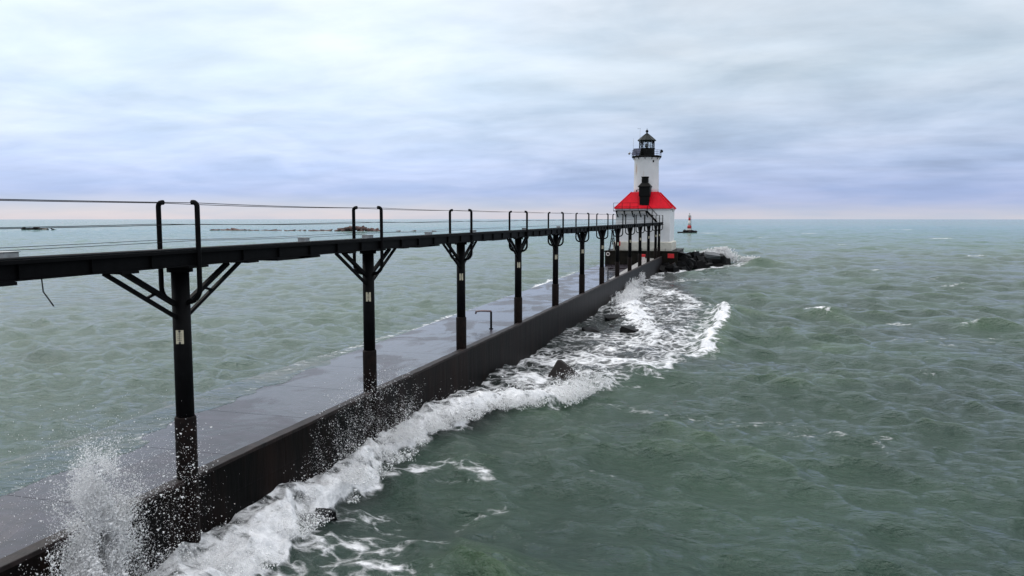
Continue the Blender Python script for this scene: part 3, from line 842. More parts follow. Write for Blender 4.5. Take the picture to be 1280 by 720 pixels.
def build_catwalk():
    cw = empty('catwalk', (-11.8, POST_Y[0], WALL_Z))
    tag(cw, 'long black steel catwalk on posts leading to the lighthouse', 'catwalk')
    o = Vector((11.8, -POST_Y[0], -WALL_Z))

    def P(x, y, z): return Vector((x, y, z)) + o
    X0 = -11.80
    y0, y1 = 1.0, 121.4

    def gbox(m, xa, xb, ya, yb, za, zb):
        m.box(xa + o.x, xb + o.x, ya + o.y, yb + o.y, za + o.z, zb + o.z)
    # girders: a channel each side
    for sx in (-1, 1):
        g = MB()
        xo = X0 + sx * 0.40
        gbox(g, xo - 0.012, xo + 0.012, y0, y1, DECK_Z - 0.31, DECK_Z - 0.06)
        gbox(g, xo - 0.075, xo + 0.075, y0, y1, DECK_Z - 0.335, DECK_Z - 0.312)
        gbox(g, xo - 0.075, xo + 0.075, y0, y1, DECK_Z - 0.058, DECK_Z - 0.035)
        y = y0 + 1.52
        while y < y1:
            gbox(g, xo - 0.07, xo + 0.07, y - 0.006, y + 0.006, DECK_Z - 0.308, DECK_Z - 0.062)
            y += 1.52
        g.build('girder', M['steel'], cw)
    # splice plates under the girders, two to a span
    for py in POST_Y[:-1]:
        for c, hl in ((py - 5.3, 0.8), (py + 5.0 - 0.4, 0.55)):
            if c < y0 + 1: continue
            sp = MB(); gbox(sp, X0 - 0.5, X0 + 0.5, c - hl, c + hl, DECK_Z - 0.395, DECK_Z - 0.337)
            sp.build('splice_plate', M['steel'], cw)
    # walking surface: planks of grating
    d = MB()
    y = y0
    while y < y1:
        yb = min(y + 3.04, y1)
        gbox(d, X0 - 0.47, X0 + 0.47, y + 0.008, yb - 0.008, DECK_Z - 0.033, DECK_Z - 0.004)
        y += 3.04
    d.build('deck', M['deck'], cw)
    k = MB()
    gbox(k, X0 + 0.475, X0 + 0.50, y0, y1, DECK_Z - 0.055, DECK_Z + 0.01)
    gbox(k, X0 - 0.50, X0 - 0.475, y0, y1, DECK_Z - 0.055, DECK_Z + 0.01)
    k.build('edge_angle', M['steel'], cw)
    cd = MB()
    cd.tube([P(X0 + 0.30, y0, DECK_Z + 0.022), P(X0 + 0.30, y1, DECK_Z + 0.022)], 0.026, 6)
    cd.build('conduit', M['deck'], cw)
    # supports
    proto = empty('support_post', (0, 0, 0), 0, cw)

    def build_support(root):
        c = MB()
        H = DECK_Z - 0.38 - WALL_Z - .003
        c.tube([(0, 0, 0.0), (0, 0, H)], [0.195, 0.188], 20)
        c.tube([(0, 0, H - 0.10), (0, 0, H)], 0.27, 20)
        c.build('column', M['steel'], root)
        s = MB()
        s.lathe([(0.228, -1.0 - WALL_Z), (0.228, 0.0), (0.230, 1.36), (0.210, 1.40)], 20)
        s.build('base_sleeve', M['sleeve'], root)
        zt = DECK_Z - 0.38 - WALL_Z
        for dy, hl in ((-2.0, 0.22), (0.0, 0.32), (2.0, 0.22)):
            bp = MB(); bp.box(-0.5, 0.5, dy - hl, dy + hl, zt - 0.002, DECK_Z - 0.337 - WALL_Z)
            bp.build('bearing_plate', M['steel'], root)
        for sg in (-1, 1):
            b = MB()
            A = Vector((0, sg * 2.15, zt)); B = Vector((0, sg * 0.19, zt - 1.08))
            A2 = Vector((0, sg * 1.68, zt)); B2 = Vector((0, sg * 0.19, zt - 0.80))
            b.bar(A, B, 0.075, 0.075, (1, 0, 0)); b.bar(A2, B2, 0.10, 0.10, (1, 0, 0))
            t = 0.55
            b.bar(A.lerp(B, t), A2.lerp(B2, t + 0.08), 0.05, 0.05, (1, 0, 0))
            b.build('brace', M['steel'], root)
        rz = RAIL_Z - WALL_Z
        for sg in (-1, 1):
            x = sg * HALF
            u = MB()
            pts = [(sg * 0.16, 0, zt - 0.78)]
            for q in range(0, 7):                     # curve out of the column
                a = math.pi / 2 * q / 6
                pts.append((sg * (0.20 + (HALF - 0.20) * math.sin(a)), 0, zt - 0.76 + 0.30 * (1 - math.cos(a))))
            pts.append((x, 0, rz - 0.09))
            for q in range(1, 5):
                a = math.pi / 2 * q / 4
                pts.append((x - sg * 0.09 * (1 - math.cos(a)), 0, rz - 0.09 + 0.09 * math.sin(a)))
            pts.append((x - sg * 0.13, 0, rz))
            u.tube(pts, 0.055, 10)
            u.build('railing_upright', M['steel'], root)
        # the notice plate faces along the pier and a little out to the lake
        a = R(24)
        n = Vector((math.sin(a), -math.cos(a), 0)); tx = Vector((math.cos(a), math.sin(a), 0))
        pl = MB()
        zc = zt - 1.52
        def quad(m, u0, u1, w0, w1, d0, d1):
            v = [n * dd + tx * uu + Vector((0, 0, zc + ww)) for dd in (d0, d1) for uu, ww in ((u0, w0), (u1, w0), (u1, w1), (u0, w1))]
            m.add(v, [(0, 1, 2, 3), (7, 6, 5, 4), (0, 4, 5, 1), (1, 5, 6, 2), (2, 6, 7, 3), (3, 7, 4, 0)])
        quad(pl, -0.078, 0.078, -0.15, 0.15, 0.188, 0.214)
        plate = pl.build('notice_plate', M['plate'], root, 0.012)
        ik = MB()
        for w in (0.128, -0.128): quad(ik, -0.022, 0.022, w - 0.022, w + 0.022, 0.2145, 0.221)
        for w in (0.07, 0.025, -0.02, -0.065): quad(ik, -0.045, 0.045, w - 0.006, w + 0.006, 0.2145, 0.217)
        quad(ik, -0.004, 0.004, -0.11, 0.11, 0.2145, 0.2165)
        ik.build('plate_marks', M['ink'], root)
    build_support(proto)
    # the plate's marks belong to the plate's mesh: join them
    kids = {c.name.split('.')[0]: c for c in proto.children}
    pm, km = kids['notice_plate'].data, kids['plate_marks'].data
    bm = bmesh.new(); bm.from_mesh(pm)
    nfp = len(bm.faces)
    bm.from_mesh(km); bm.faces.ensure_lookup_table()
    for fct in bm.faces[nfp:]: fct.material_index = 1
    bm.to_mesh(pm); bm.free()
    pm.materials.append(M['ink'])
    kids['notice_plate'].modifiers.clear()
    bpy.data.objects.remove(kids['plate_marks'])
    for i, py in enumerate(POST_Y):
        loc = P(post_x(i), py, WALL_Z + 0.001)
        if i == 0:
            proto.location = loc
            continue
        r = proto.copy(); C.objects.link(r); r.parent = cw; r.location = loc
        for ch in proto.children:
            c2 = ch.copy(); C.objects.link(c2); c2.parent = r
    # cables strung between the uprights
    ends = [y0] + POST_Y + [y1]
    for sx in (-1, 1):
        for z, rad, sag, ins in ((RAIL_Z - 0.01, 0.008, 0.03, 0.0), (7.71, 0.007, 0.04, 0.0), (7.36, 0.0055, 0.04, 0.0)):
            pts = []
            for a, b in zip(ends[:-1], ends[1:]):
                for q in range(6):
                    t = q / 6
                    xa = np.interp(a + (b - a) * t, POST_Y[:3], [post_x(0), post_x(1), post_x(2)])
                    pts.append(P(xa + sx * (HALF - (0.05 if z > 8 else 0.0)), a + (b - a) * t, z - sag * 4 * t * (1 - t)))
            pts.append(P(-11.78 + sx * HALF, y1, z))
            c = MB(); c.tube(pts, rad, 5); c.build('cable', M['cable'], cw)
    # junction boxes on the walkway
    for y, big in ((10.15, .15), (19.4, .12), (23.3, .18), (28.5, .12), (33.8, .13), (42.6, .12), (51.2, .1)):
        b = MB()
        gbox(b, X0 + 0.05, X0 + 0.28, y - big, y + big, DECK_Z + 0.0, DECK_Z + 0.13)
        gbox(b, X0 + 0.03, X0 + 0.30, y - big - 0.02, y + big + 0.02, DECK_Z + 0.132, DECK_Z + 0.145)
        b.build('junction_box', M['galv'], cw, 0.01)
    w = MB()
    w.tube([P(-11.4, 10.6, DECK_Z - .33), P(-11.4, 10.62, DECK_Z - 0.56), P(-11.38, 10.68, DECK_Z - 0.66), P(-11.34, 10.76, DECK_Z - 0.82)], 0.012, 5)
    w.build('loose_wire', M['cable'], cw)


build_catwalk()


# ------------------------------------------------------------------ the lighthouse and its platform
def build_platform():
    p = empty('lighthouse_platform', (-14.6, 127, 0))
    tag(p, 'dark weathered concrete platform under the lighthouse', 'platform')
    m = MB(); m.box(-5.45, 5.5, -6.48, 6.6, -2.5, 2.60)
    m.build('base_block', M['platform'], p, 0.05)
    m = MB(); m.box(-5.55, 5.6, -6.56, 6.7, 2.602, 2.80)
    m.build('coping', M['platform'], p, 0.03)
    m = MB()
    for x in (-4.9, -3.3, -1.6, 0.2, 2.0, 3.7, 5.3):
        m.tube([(x, -6.35, 2.8), (x, -6.35, 3.2)], 0.03, 6)
    m.tube([(-4.9, -6.35, 3.02), (5.3, -6.35, 3.02)], 0.012, 5)
    m.build('edge_rail', M['steel'], p)


build_platform()


def build_lighthouse():
    cx, cy = -14.6, 126.7
    lh = empty('lighthouse', (cx, cy, 2.8))
    tag(lh, 'white lighthouse with red hipped roof and black lantern room', 'lighthouse')
    Z0 = 2.8
    hb = 4.14                                      # half width of the house

    def frustum(m, h0, z0, h1, z1):
        v = [(-h0, -h0, z0), (h0, -h0, z0), (h0, h0, z0), (-h0, h0, z0), (-h1, -h1, z1), (h1, -h1, z1), (h1, h1, z1), (-h1, h1, z1)]
        m.add(v, [(3, 2, 1, 0), (4, 5, 6, 7), (0, 1, 5, 4), (1, 2, 6, 5), (2, 3, 7, 6), (3, 0, 4, 7)])
    z = lambda a: a - Z0
    m = MB(); frustum(m, hb + 0.34, 0.0, hb + 0.34, z(4.05)); frustum(m, hb + 0.34, z(4.052), hb + 0.06, z(4.17))
    m.build('plinth', M['plinth'], lh, 0.03)
    m = MB(); frustum(m, hb, z(4.0), hb, z(9.12)); m.build('house_wall', M['white'], lh, 0.02)
    m = MB(); frustum(m, hb + 0.06, z(9.0), hb + 0.12, z(9.22)); m.build('cornice', M['white'], lh)
    # roof with standing seams
    r = MB()
    h0, h1, za, zb = hb + 0.24, 2.05, z(9.32), z(11.85)
    frustum(r, h0, z(9.222), h0, za - 0.002)
    frustum(r, h0 - 0.01, za, h1, zb)
    n = 15
    for side in range(4):
        rot = Matrix.Rotation(side * math.pi / 2, 3, 'Z')
        for k in range(1, n):
            u = -h0 + 2 * h0 * k / n
            t0 = 0.0
            t1 = 1.0 if abs(u) < h1 else (h0 - abs(u)) / (h0 - h1)
            if t1 < 0.05: continue
            a = rot @ Vector((u, -h0, za + .02)); b = rot @ Vector((u, -(h0 + (h1 - h0) * t1), za + (zb - za) * t1 + .02))
            r.bar(a, b, 0.035, 0.04)
        a = rot @ Vector((h0, -h0, za + .02)); b = rot @ Vector((h1, -h1, zb + .02))
        r.bar(a, b, 0.10, 0.09)
    r.build('roof', M['red_roof'], lh)
    # tower
    t = MB()
    t.lathe([(1.98, z(11.4)), (1.965, z(12.4)), (1.90, z(16.7)), (1.96, z(16.85)), (2.06, z(17.2)), (2.06, z(17.3))], 40)
    tw = t.build('tower', M['tower'], lh)
    w = MB(); w.box(-0.11, 0.11, -0.06, 0.06, -0.16, 0.16)
    o = w.build('window', M['lamp_black'], tw, 0.01)
    o.location = (1.22, -1.47, z(16.62)); o.rotation_euler = (0, 0, R(39))
    # gallery
    g = MB()
    g.lathe([(2.05, z(17.22)), (2.30, z(17.34)), (2.33, z(17.36)), (2.33, z(17.52)), (1.0, z(17.53))], 32)
    for k in range(12):
        a = 2 * math.pi * k / 12
        g.bar((1.93 * math.cos(a), 1.93 * math.sin(a), z(16.9)), (2.28 * math.cos(a), 2.28 * math.sin(a), z(17.34)), 0.07)
    g.build('gallery', M['lamp_black'], lh)
    gr = MB()
    for k in range(16):
        a = 2 * math.pi * k / 16 + 0.1
        gr.tube([(2.26 * math.cos(a), 2.26 * math.sin(a), z(17.5)), (2.26 * math.cos(a), 2.26 * math.sin(a), z(18.42))], 0.022, 6)
    for zz in (17.8, 18.1, 18.42):
        gr.tube([(2.26 * math.cos(2 * math.pi * k / 48), 2.26 * math.sin(2 * math.pi * k / 48), z(zz)) for k in range(49)], 0.018, 6, False)
    gr.build('gallery_railing', M['lamp_black'], lh)
    # lantern: drum, glazing, roof
    d = MB()
    d.lathe([(1.27, z(17.53)), (1.25, z(18.62)), (1.33, z(18.63)), (1.33, z(18.72)), (1.2, z(18.73))], 10, rot=0.3, smooth=False)
    ln = d.build('lantern', M['lamp_black'], lh)
    gz = MB()
    gz.lathe([(1.17, z(18.735)), (1.17, z(19.86))], 10, rot=0.3, smooth=False)
    gz.f = gz.f[:-2]; gz.sm = gz.sm[:-2]
    gz.build('lantern_glazing', M['glass'], lh)
    fr = MB()
    for k in range(10):
        a0 = 2 * math.pi * k / 10 + 0.3; a1 = a0 + 2 * math.pi / 10
        p = lambda a, h, rr=1.19: (rr * math.cos(a), rr * math.sin(a), z(h))
        fr.tube([p(a0, 18.72), p(a0, 19.88)], 0.045, 6)
        fr.tube([p(a0, 18.74), p(a1, 19.86)], 0.024, 5); fr.tube([p(a1, 18.74), p(a0, 19.86)], 0.024, 5)
        fr.tube([p(a0, 19.84), p(a1, 19.84)], 0.05, 6)
    fr.build('astragals', M['lamp_black'], lh)
    le = MB()
    le.lathe([(0.12, z(18.6)), (0.12, z(18.95)), (0.26, z(19.0)), (0.30, z(19.2)), (0.26, z(19.42)), (0.10, z(19.5)), (0.0, z(19.55))], 16)
    le.build('lamp', M['galv'], lh)
    rf = MB()
    rf.lathe([(1.38, z(19.86)), (1.47, z(19.9)), (1.46, z(19.98)), (1.06, z(20.32)), (0.62, z(20.68)), (0.30, z(20.92)), (0.20, z(21.02)), (0.16, z(21.08)), (0.12, z(21.12))], 10, rot=0.3, smooth=False)
    for k in range(10):
        a = 2 * math.pi * k / 10 + 0.3
        c, s = math.cos(a), math.sin(a)
        rf.tube([(1.47 * c, 1.47 * s, z(19.98)), (1.07 * c, 1.07 * s, z(20.33)), (0.63 * c, 0.63 * s, z(20.69)), (0.2 * c, 0.2 * s, z(21.03))], 0.022, 5)
    rfo = rf.build('lantern_roof', M['verdigris'], lh)
    b = MB()
    b.lathe([(0.11, z(21.08)), (0.10, z(21.18))] + [(0.23 * math.sin(math.pi * q / 10) + 0.001, z(21.40) - 0.23 * math.cos(math.pi * q / 10)) for q in range(1, 10)] + [(0.05, z(21.64)), (0.02, z(21.85))], 14)
    b.build('vent_ball', M['lamp_black'], rfo)
    # gear on the gallery
    sp = MB()
    sp.add([(-2.15, -1.62, z(17.62)), (-0.95, -1.95, z(17.62)), (-0.72, -1.28, z(18.68)), (-1.92, -0.95, z(18.68)),
            (-2.16, -1.60, z(17.56)), (-0.96, -1.93, z(17.56)), (-0.73, -1.24, z(18.64)), (-1.93, -0.91, z(18.64))],
           [(0, 1, 2, 3), (7, 6, 5, 4), (0, 4, 5, 1), (1, 5, 6, 2), (2, 6, 7, 3), (3, 7, 4, 0)])
    sp.build('solar_panel', M['panel'], lh)
    for (x, y, h0_, h1_, cross) in ((-2.0, -0.9, 17.5, 20.25, 0), (-0.95, -1.1, 18.6, 21.75, 1)):
        a = MB(); a.tube([(x, y, z(h0_)), (x, y, z(h1_))], 0.022, 6)
        if cross:
            a.bar((x - 0.36, y, z(h1_) - 0.02), (x + 0.10, y, z(h1_) - 0.02), 0.03)
            a.bar((x - 0.33, y, z(h1_) - 0.1), (x - 0.33, y, z(h1_) + 0.06), 0.04)
        a.build('antenna_mast', M['galv'], lh)
    hn = MB()
    hn.tube([(2.2, -0.6, z(17.9)), (2.35, -0.62, z(18.2)), (2.36, -0.63, z(18.45))], 0.10, 8)
    hn.tube([(2.30, -0.5, z(18.15)), (2.40, -0.75, z(18.15)), (2.44, -0.95, z(18.15))], [0.08, 0.12, 0.22], 12)
    hn.build('fog_horn', M['lamp_black'], lh)
    fl = MB()
    fl.bar((-2.2, -0.7, z(17.9)), (-2.58, -0.85, z(18.0)), 0.05)
    fl.tube([(-2.55, -0.8, z(18.12)), (-2.58, -0.95, z(17.98)), (-2.62, -1.1, z(17.84))], [0.09, 0.12, 0.17], 10)
    fl.build('floodlight', M['galv'], lh)
    # black dormer entrance in the roof with its stove pipe
    dm = MB()
    xc = 0.19                                       # centre of the dormer
    w0 = 0.84
    fy, by = -4.02, -1.85

    def ring(m, hw, zz, y_a, y_b): return [(xc - hw, y_a, zz), (xc + hw, y_a, zz), (xc + hw, y_b, zz), (xc - hw, y_b, zz)]

    def loft(m, rings):
        v = [p for rg in rings for p in rg]
        f = [(3, 2, 1, 0)]
        for i in range(len(rings) - 1):
            for k in range(4):
                f.append((i * 4 + k, i * 4 + (k + 1) % 4, i * 4 + 4 + (k + 1) % 4, i * 4 + 4 + k))
        q = (len(rings) - 1) * 4
        f.append((q, q + 1, q + 2, q + 3))
        m.add(v, f)
    loft(dm, [ring(dm, 0.72, z(9.33), fy + .05, by), ring(dm, 0.74, z(11.0), fy + .05, by), ring(dm, w0, z(11.2), fy, by), ring(dm, w0, z(12.55), fy, by)])
    loft(dm, [ring(dm, w0 + 0.14, z(12.55), fy - .14, by), ring(dm, w0 + 0.14, z(12.66), fy - .14, by), ring(dm, 0.52, z(13.2), fy + 0.35, by)])
    loft(dm, [ring(dm, 0.48, z(13.1), fy + 0.4, fy + 1.4), ring(dm, 0.48, z(14.02), fy + 0.4, fy + 1.4), ring(dm, 0.55, z(14.04), fy + .33, fy + 1.47), ring(dm, 0.55, z(14.16), fy + .33, fy + 1.47)])
    dmo = dm.build('dormer', M['lamp_black'], lh, 0.015)
    dd = MB(); dd.box(xc - 0.42, xc + 0.42, fy + 0.02, fy + 0.045, z(9.36), z(10.95))
    dd.build('door', M['lamp_black'], dmo, 0.01)
    lp = MB()
    lp.tube([(xc - w0, fy + .3, z(12.1)), (xc - w0 - 0.3, fy + .2, z(12.25)), (xc - w0 - 0.36, fy + .2, z(12.1))], 0.03, 6)
    lp.tube([(xc - w0 - 0.36, fy + .2, z(12.12)), (xc - w0 - 0.36, fy + .2, z(11.85))], [0.07, 0.12], 8)
    lp.build('wall_lamp', M['lamp_black'], dmo)
    # landing at eave height with railing, brackets and the stair down to the catwalk
    ln_ = MB()
    ln_.box(-4.36, 0.72, -5.38, -4.40, z(8.82), z(8.95))
    lo = ln_.build('landing', M['steel'], lh)
    for x in (-3.95, -2.75, -1.55, -0.4, 0.6):
        bk = MB()
        bk.bar((x, -5.2, z(8.80)), (x + 0.16, -4.2, z(7.95)), 0.13)
        bk.bar((x, -5.34, z(8.76)), (x, -4.2, z(8.76)), 0.12)
        bk.build('bracket', M['steel'], lo)
    rl = MB()
    for x in (-4.33, -3.0, -1.8, -0.55):
        rl.tube([(x, -5.34, z(8.9)), (x, -5.34, z(10.12))], 0.028, 6)
    for zz in (9.5, 10.1):
        rl.tube([(-4.33, -4.45, z(zz)), (-4.33, -5.34, z(zz)), (-0.55, -5.34, z(zz))], 0.026, 6)
    rl.build('landing_railing', M['steel'], lo)
    st = MB()
    A0, B0 = Vector((0.70, 0, z(8.9))), Vector((2.22, 0, z(7.22)))
    for y in (-5.34, -4.46):
        st.bar(A0 + Vector((0, y, -.06)), B0 + Vector((0, y, -.02)), 0.05, 0.22)
        ra = [A0 + Vector((-0.35, y, 1.1)), A0 + Vector((0.1, y, 1.0)), B0 + Vector((0.15, y, 0.95))]
        st.tube(ra, 0.026, 6)
        st.tube([A0 + Vector((0.1, y, 0.0)), A0 + Vector((0.1, y, 1.0))], 0.026, 6)
        st.tube([A0.lerp(B0, .5) + Vector((0, y, 0)), A0.lerp(B0, .5) + Vector((0.1, y, .98))], 0.026, 6)
    for k in range(1, 8):
        q = A0.lerp(B0, k / 8)
        st.box(q.x - .12, q.x + .12, -5.32, -4.48, q.z - .02, q.z + .015)
    st.build('stair', M['steel'], lo)
    # small lamp arm at the roof's right corner
    cl = MB()
    cl.tube([(4.2, -4.1, z(9.0)), (4.55, -4.2, z(9.1)), (4.58, -4.2, z(9.45))], 0.035, 6)
    cl.tube([(4.56, -4.2, z(9.05)), (4.56, -4.2, z(8.8))], [0.06, 0.11], 8)
    cl.build('corner_lamp', M['galv'], lh)


def tower_material():
    m = M['white'].copy(); m.name = 'white_tower_paint'
    nt = m.node_tree; L = nt.links.new
    p = nt.nodes['Principled BSDF']
    src = p.inputs['Base Color'].links[0].from_socket
    tc = _node(nt, 'ShaderNodeTexCoord')
    mp = _node(nt, 'ShaderNodeMapping'); mp.inputs['Scale'].default_value = (2.2, 2.2, 0.32)
    L(tc.outputs['Object'], mp.inputs[0])
    n = _node(nt, 'ShaderNodeTexNoise'); n.inputs['Scale'].default_value = 1.0; n.inputs['Detail'].default_value = 5
    L(mp.outputs[0], n.inputs['Vector'])
    mr = _node(nt, 'ShaderNodeMapRange'); L(n.outputs['Fac'], mr.inputs[0])
    mr.inputs[1].default_value = 0.63; mr.inputs[2].default_value = 0.72; mr.inputs[4].default_value = 0.75
    # one long rust run below the gallery on the left front
    sep = _node(nt, 'ShaderNodeSeparateXYZ'); L(tc.outputs['Object'], sep.inputs[0])
    dx = math_node(nt, 'ABSOLUTE', math_node(nt, 'ADD', sep.outputs['X'], 1.42))
    g1 = _node(nt, 'ShaderNodeMapRange'); L(dx, g1.inputs[0])
    g1.inputs[1].default_value = 0.05; g1.inputs[2].default_value = 0.20; g1.inputs[3].default_value = 1; g1.inputs[4].default_value = 0
    dz = math_node(nt, 'ABSOLUTE', math_node(nt, 'SUBTRACT', sep.outputs['Z'], 12.6))
    g2 = _node(nt, 'ShaderNodeMapRange'); L(dz, g2.inputs[0])
    g2.inputs[1].default_value = 0.3; g2.inputs[2].default_value = 1.1; g2.inputs[3].default_value = 0.6; g2.inputs[4].default_value = 0
    run = math_node(nt, 'MULTIPLY', g1.outputs[0], g2.outputs[0])
    fac = math_node(nt, 'MAXIMUM', run, math_node(nt, 'MULTIPLY', mr.outputs[0], 0.25))
    mx = _node(nt, 'ShaderNodeMix', data_type='RGBA'); L(fac, mx.inputs['Factor']); L(src, mx.inputs['A'])
    mx.inputs['B'].default_value = (0.42, 0.24, 0.12, 1)
    L(mx.outputs['Result'], p.inputs['Base Color'])
    return m


M['tower'] = tower_material()
build_lighthouse()


# ------------------------------------------------------------------ fittings on platform and pier
def build_fittings():
    # black frame left of the lighthouse
    f = empty('hoist_frame', (-19.05, 121.6, 2.8))
    tag(f, 'black steel frame standing at the left corner of the lighthouse platform', 'frame')
    m = MB()
    for sx in (-1, 1):
        for sy in (-1, 1):
            m.tube([(sx * 0.46, sy * 0.4, 0), (sx * 0.22, sy * 0.14, 1.7), (sx * 0.12, sy * 0.05, 3.1)], 0.05, 7)
    m.build('legs', M['steel'], f)
    m = MB()
    m.bar((-0.36, 0, 1.0), (0.36, 0, 1.0), 0.07); m.bar((-0.27, 0, 1.75), (0.27, 0, 1.75), 0.08); m.bar((-0.3, 0, 3.08), (0.9, 0, 3.08), 0.12)
    m.bar((-0.3, -.1, 1.05), (0.22, -.1, 2.0), 0.06); m.bar((0.3, .1, 1.05), (-0.22, .1, 2.0), 0.06)
    m.tube([(0, 0, 0.9), (0, 0, 3.1)], 0.05, 7)
    m.build('crossbars', M['steel'], f)
    # red rescue cabinet
    c = empty('rescue_cabinet', (-18.05, 121.35, 2.8))
    tag(c, 'small red cabinet on a post in front of the lighthouse plinth', 'cabinet')
    m = MB(); m.box(-0.24, 0.24, -0.14, 0.14, 0.72, 1.42); m.build('box', M['red'], c, 0.03)
    m = MB(); m.box(-0.2, 0.2, -0.155, -0.142, 0.78, 1.36); m.build('door', M['red'], c, 0.01)
    m = MB(); m.tube([(0, 0, 0), (0, 0, 0.72)], 0.05, 8); m.build('post', M['steel'], c)
    # life ring on the platform face
    m = MB()
    n = 20
    pts = [(0.24 * math.cos(2 * math.pi * k / n), 0, 0.24 * math.sin(2 * math.pi * k / n)) for k in range(n + 1)]
    m.tube(pts, 0.07, 8, False)
    tag(m.build('life_ring', M['beacon_white'], None, loc=(-19.55, 120.37, 2.28)), 'white life ring hung on the left of the platform face', 'life ring')
    # red notice board on the right of the platform
    s = empty('notice_board', (-10.03, 120.36, 1.8))
    tag(s, 'red notice board on the platform face beside the boulders', 'sign')
    m = MB(); m.box(-0.47, 0.47, -0.03, 0.03, 0.0, 0.66); m.build('panel', M['red'], s, 0.01)
    m = MB(); m.box(-0.5, 0.5, 0.032, 0.06, -0.04, 0.70); m.build('backing', M['ink'], s)
    # red topped utility box on the ramp
    u = empty('utility_box', (-13.45, 114.0, 1.62))
    tag(u, 'pale utility box with a red top seen between the last catwalk posts', 'utility box')
    m = MB(); m.box(-0.3, 0.3, -0.2, 0.2, 0.0, 0.62); m.build('body', M['beacon_white'], u, 0.02)
    m = MB(); m.box(-0.33, 0.33, -0.23, 0.23, 0.622, 1.0); m.build('lid', M['red'], u, 0.03)
    # pipe handrails by the lee ladders
    def handrail(name, y, label, x_in, x_out):
        h = empty(name, (x_in, y, SLAB_Z))
        tag(h, label, 'handrail')
        m = MB(); m.tube([(0, 0, 0), (0, 0, 1.12)], 0.07, 10); m.lathe([(0.14, 0), (0.14, 0.03)], 12); m.build('post', M['steel'], h)
        m = MB()
        L_ = x_out - x_in
        m.tube([(0.0, 0, 1.14), (L_ * 0.55, 0.2, 1.12), (L_ * 0.9, 0.6, 1.02), (L_, 0.9, 0.86)], 0.06, 8)
        m.tube([(-0.03, 0.02, 1.12), (L_ * 0.3, 0.35, 1.11), (L_ * 0.55, 0.5, 1.10), (L_ * 0.92, 0.9, 0.98)], 0.05, 8)
        m.build('rail', M['rail'], h)
    handrail('ladder_handrail', 48.1, 'worn pipe handrail with one dark post on the slab between two catwalk posts', -15.35, -16.7)
    h = empty('gate_handrail', (-14.6, 90.0, SLAB_Z))
    tag(h, 'black square pipe rail on the slab short of the lighthouse', 'handrail')
    m = MB(); m.tube([(0, 0, 0), (0, 0, 1.15)], 0.06, 8); m.build('post', M['steel'], h)
    m = MB(); m.tube([(1.15, 0, 0), (1.15, 0, 1.15)], 0.06, 8); m.build('post', M['steel'], h)
    m = MB(); m.tube([(0, 0, 1.15), (1.15, 0, 1.15)], 0.05, 8); m.tube([(0, 0, .6), (1.15, 0, .6)], 0.035, 8); m.build('rail', M['steel'], h)


build_fittings()


# ------------------------------------------------------------------ boulders
def boulder_mesh(name, seed, m, flat=1.0, pts=None):
    r = random.Random(seed)
    bm = bmesh.new()
    for p in pts or []: bm.verts.new(p)
    # a quarried block: jittered box corners plus a few extra points, wrapped in a hull
    for sx in (() if pts else (-1, 1)):
        for sy in (-1, 1):
            for sz in (-1, 1):
                bm.verts.new((sx * r.uniform(.55, 1.0), sy * r.uniform(.55, 1.0), sz * r.uniform(.5, 1.0) * flat))
    for _ in range(0 if pts else 5):
        v = Vector((r.gauss(0, 1), r.gauss(0, 1), r.gauss(0, 1))).normalized() * r.uniform(1.0, 1.2)
        bm.verts.new((v.x, v.y, v.z * flat))
    res = bmesh.ops.convex_hull(bm, input=bm.verts[:])
    junk = [e for e in res['geom_interior'] + res['geom_unused'] if isinstance(e, bmesh.types.BMVert)]
    bmesh.ops.delete(bm, geom=list(set(junk)), context='VERTS')
    bmesh.ops.dissolve_limit(bm, angle_limit=R(12), verts=bm.verts[:], edges=bm.edges[:])
    bmesh.ops.bevel(bm, geom=bm.edges[:], offset=0.06, segments=2, profile=0.6, affect='EDGES', clamp_overlap=True)
    bmesh.ops.triangulate(bm, faces=bm.faces[:])
    bmesh.ops.subdivide_edges(bm, edges=bm.edges[:], cuts=1, use_grid_fill=True)
    for v in bm.verts:
        n = math.sin(v.co.x * 5 + seed) * math.sin(v.co.y * 6 + seed * 2) * math.sin(v.co.z * 5.5 + seed * 3)
        v.co *= 1 + 0.05 * n + r.uniform(-.012, .012)
    bm.normal_update()
    me = bpy.data.meshes.new(name)
    bm.to_mesh(me); bm.free()
    me.materials.append(m)
    return me


B_DARK = [boulder_mesh('boulder', 100 + i, M['rock'], (1.0, .8, .7)[i % 3]) for i in range(8)]
B_PALE = [boulder_mesh('boulder', 140, M['rock_pale'], .35)]
B_BROWN = [boulder_mesh('boulder', 163, M['rock_brown'], pts=[(-.95, -.5, -.8), (-.8, .6, -.8), (.3, .8, -.8), (1.15, .4, -.8), (1.2, -.4, -.8), (.2, -.8, -.8),
                                                             (-.85, -.3, -.2), (-.28, .0, .95), (-.02, .15, .90), (.05, -.2, .72), (.62, -.1, .30), (1.12, .1, -.25), (.4, .6, .1)])]
B_FAR = [boulder_mesh('boulder', 180 + i, M['rock_far'], .7) for i in range(5)]


def boulder(me, loc, size, rot, label, group=None, cat='boulder'):
    o = bpy.data.objects.new('boulder', me)
    C.objects.link(o)
    o.location = loc
    o.scale = size if isinstance(size, tuple) else (size,) * 3
    o.rotation_euler = rot
    tag(o, label, cat, group)
    return o


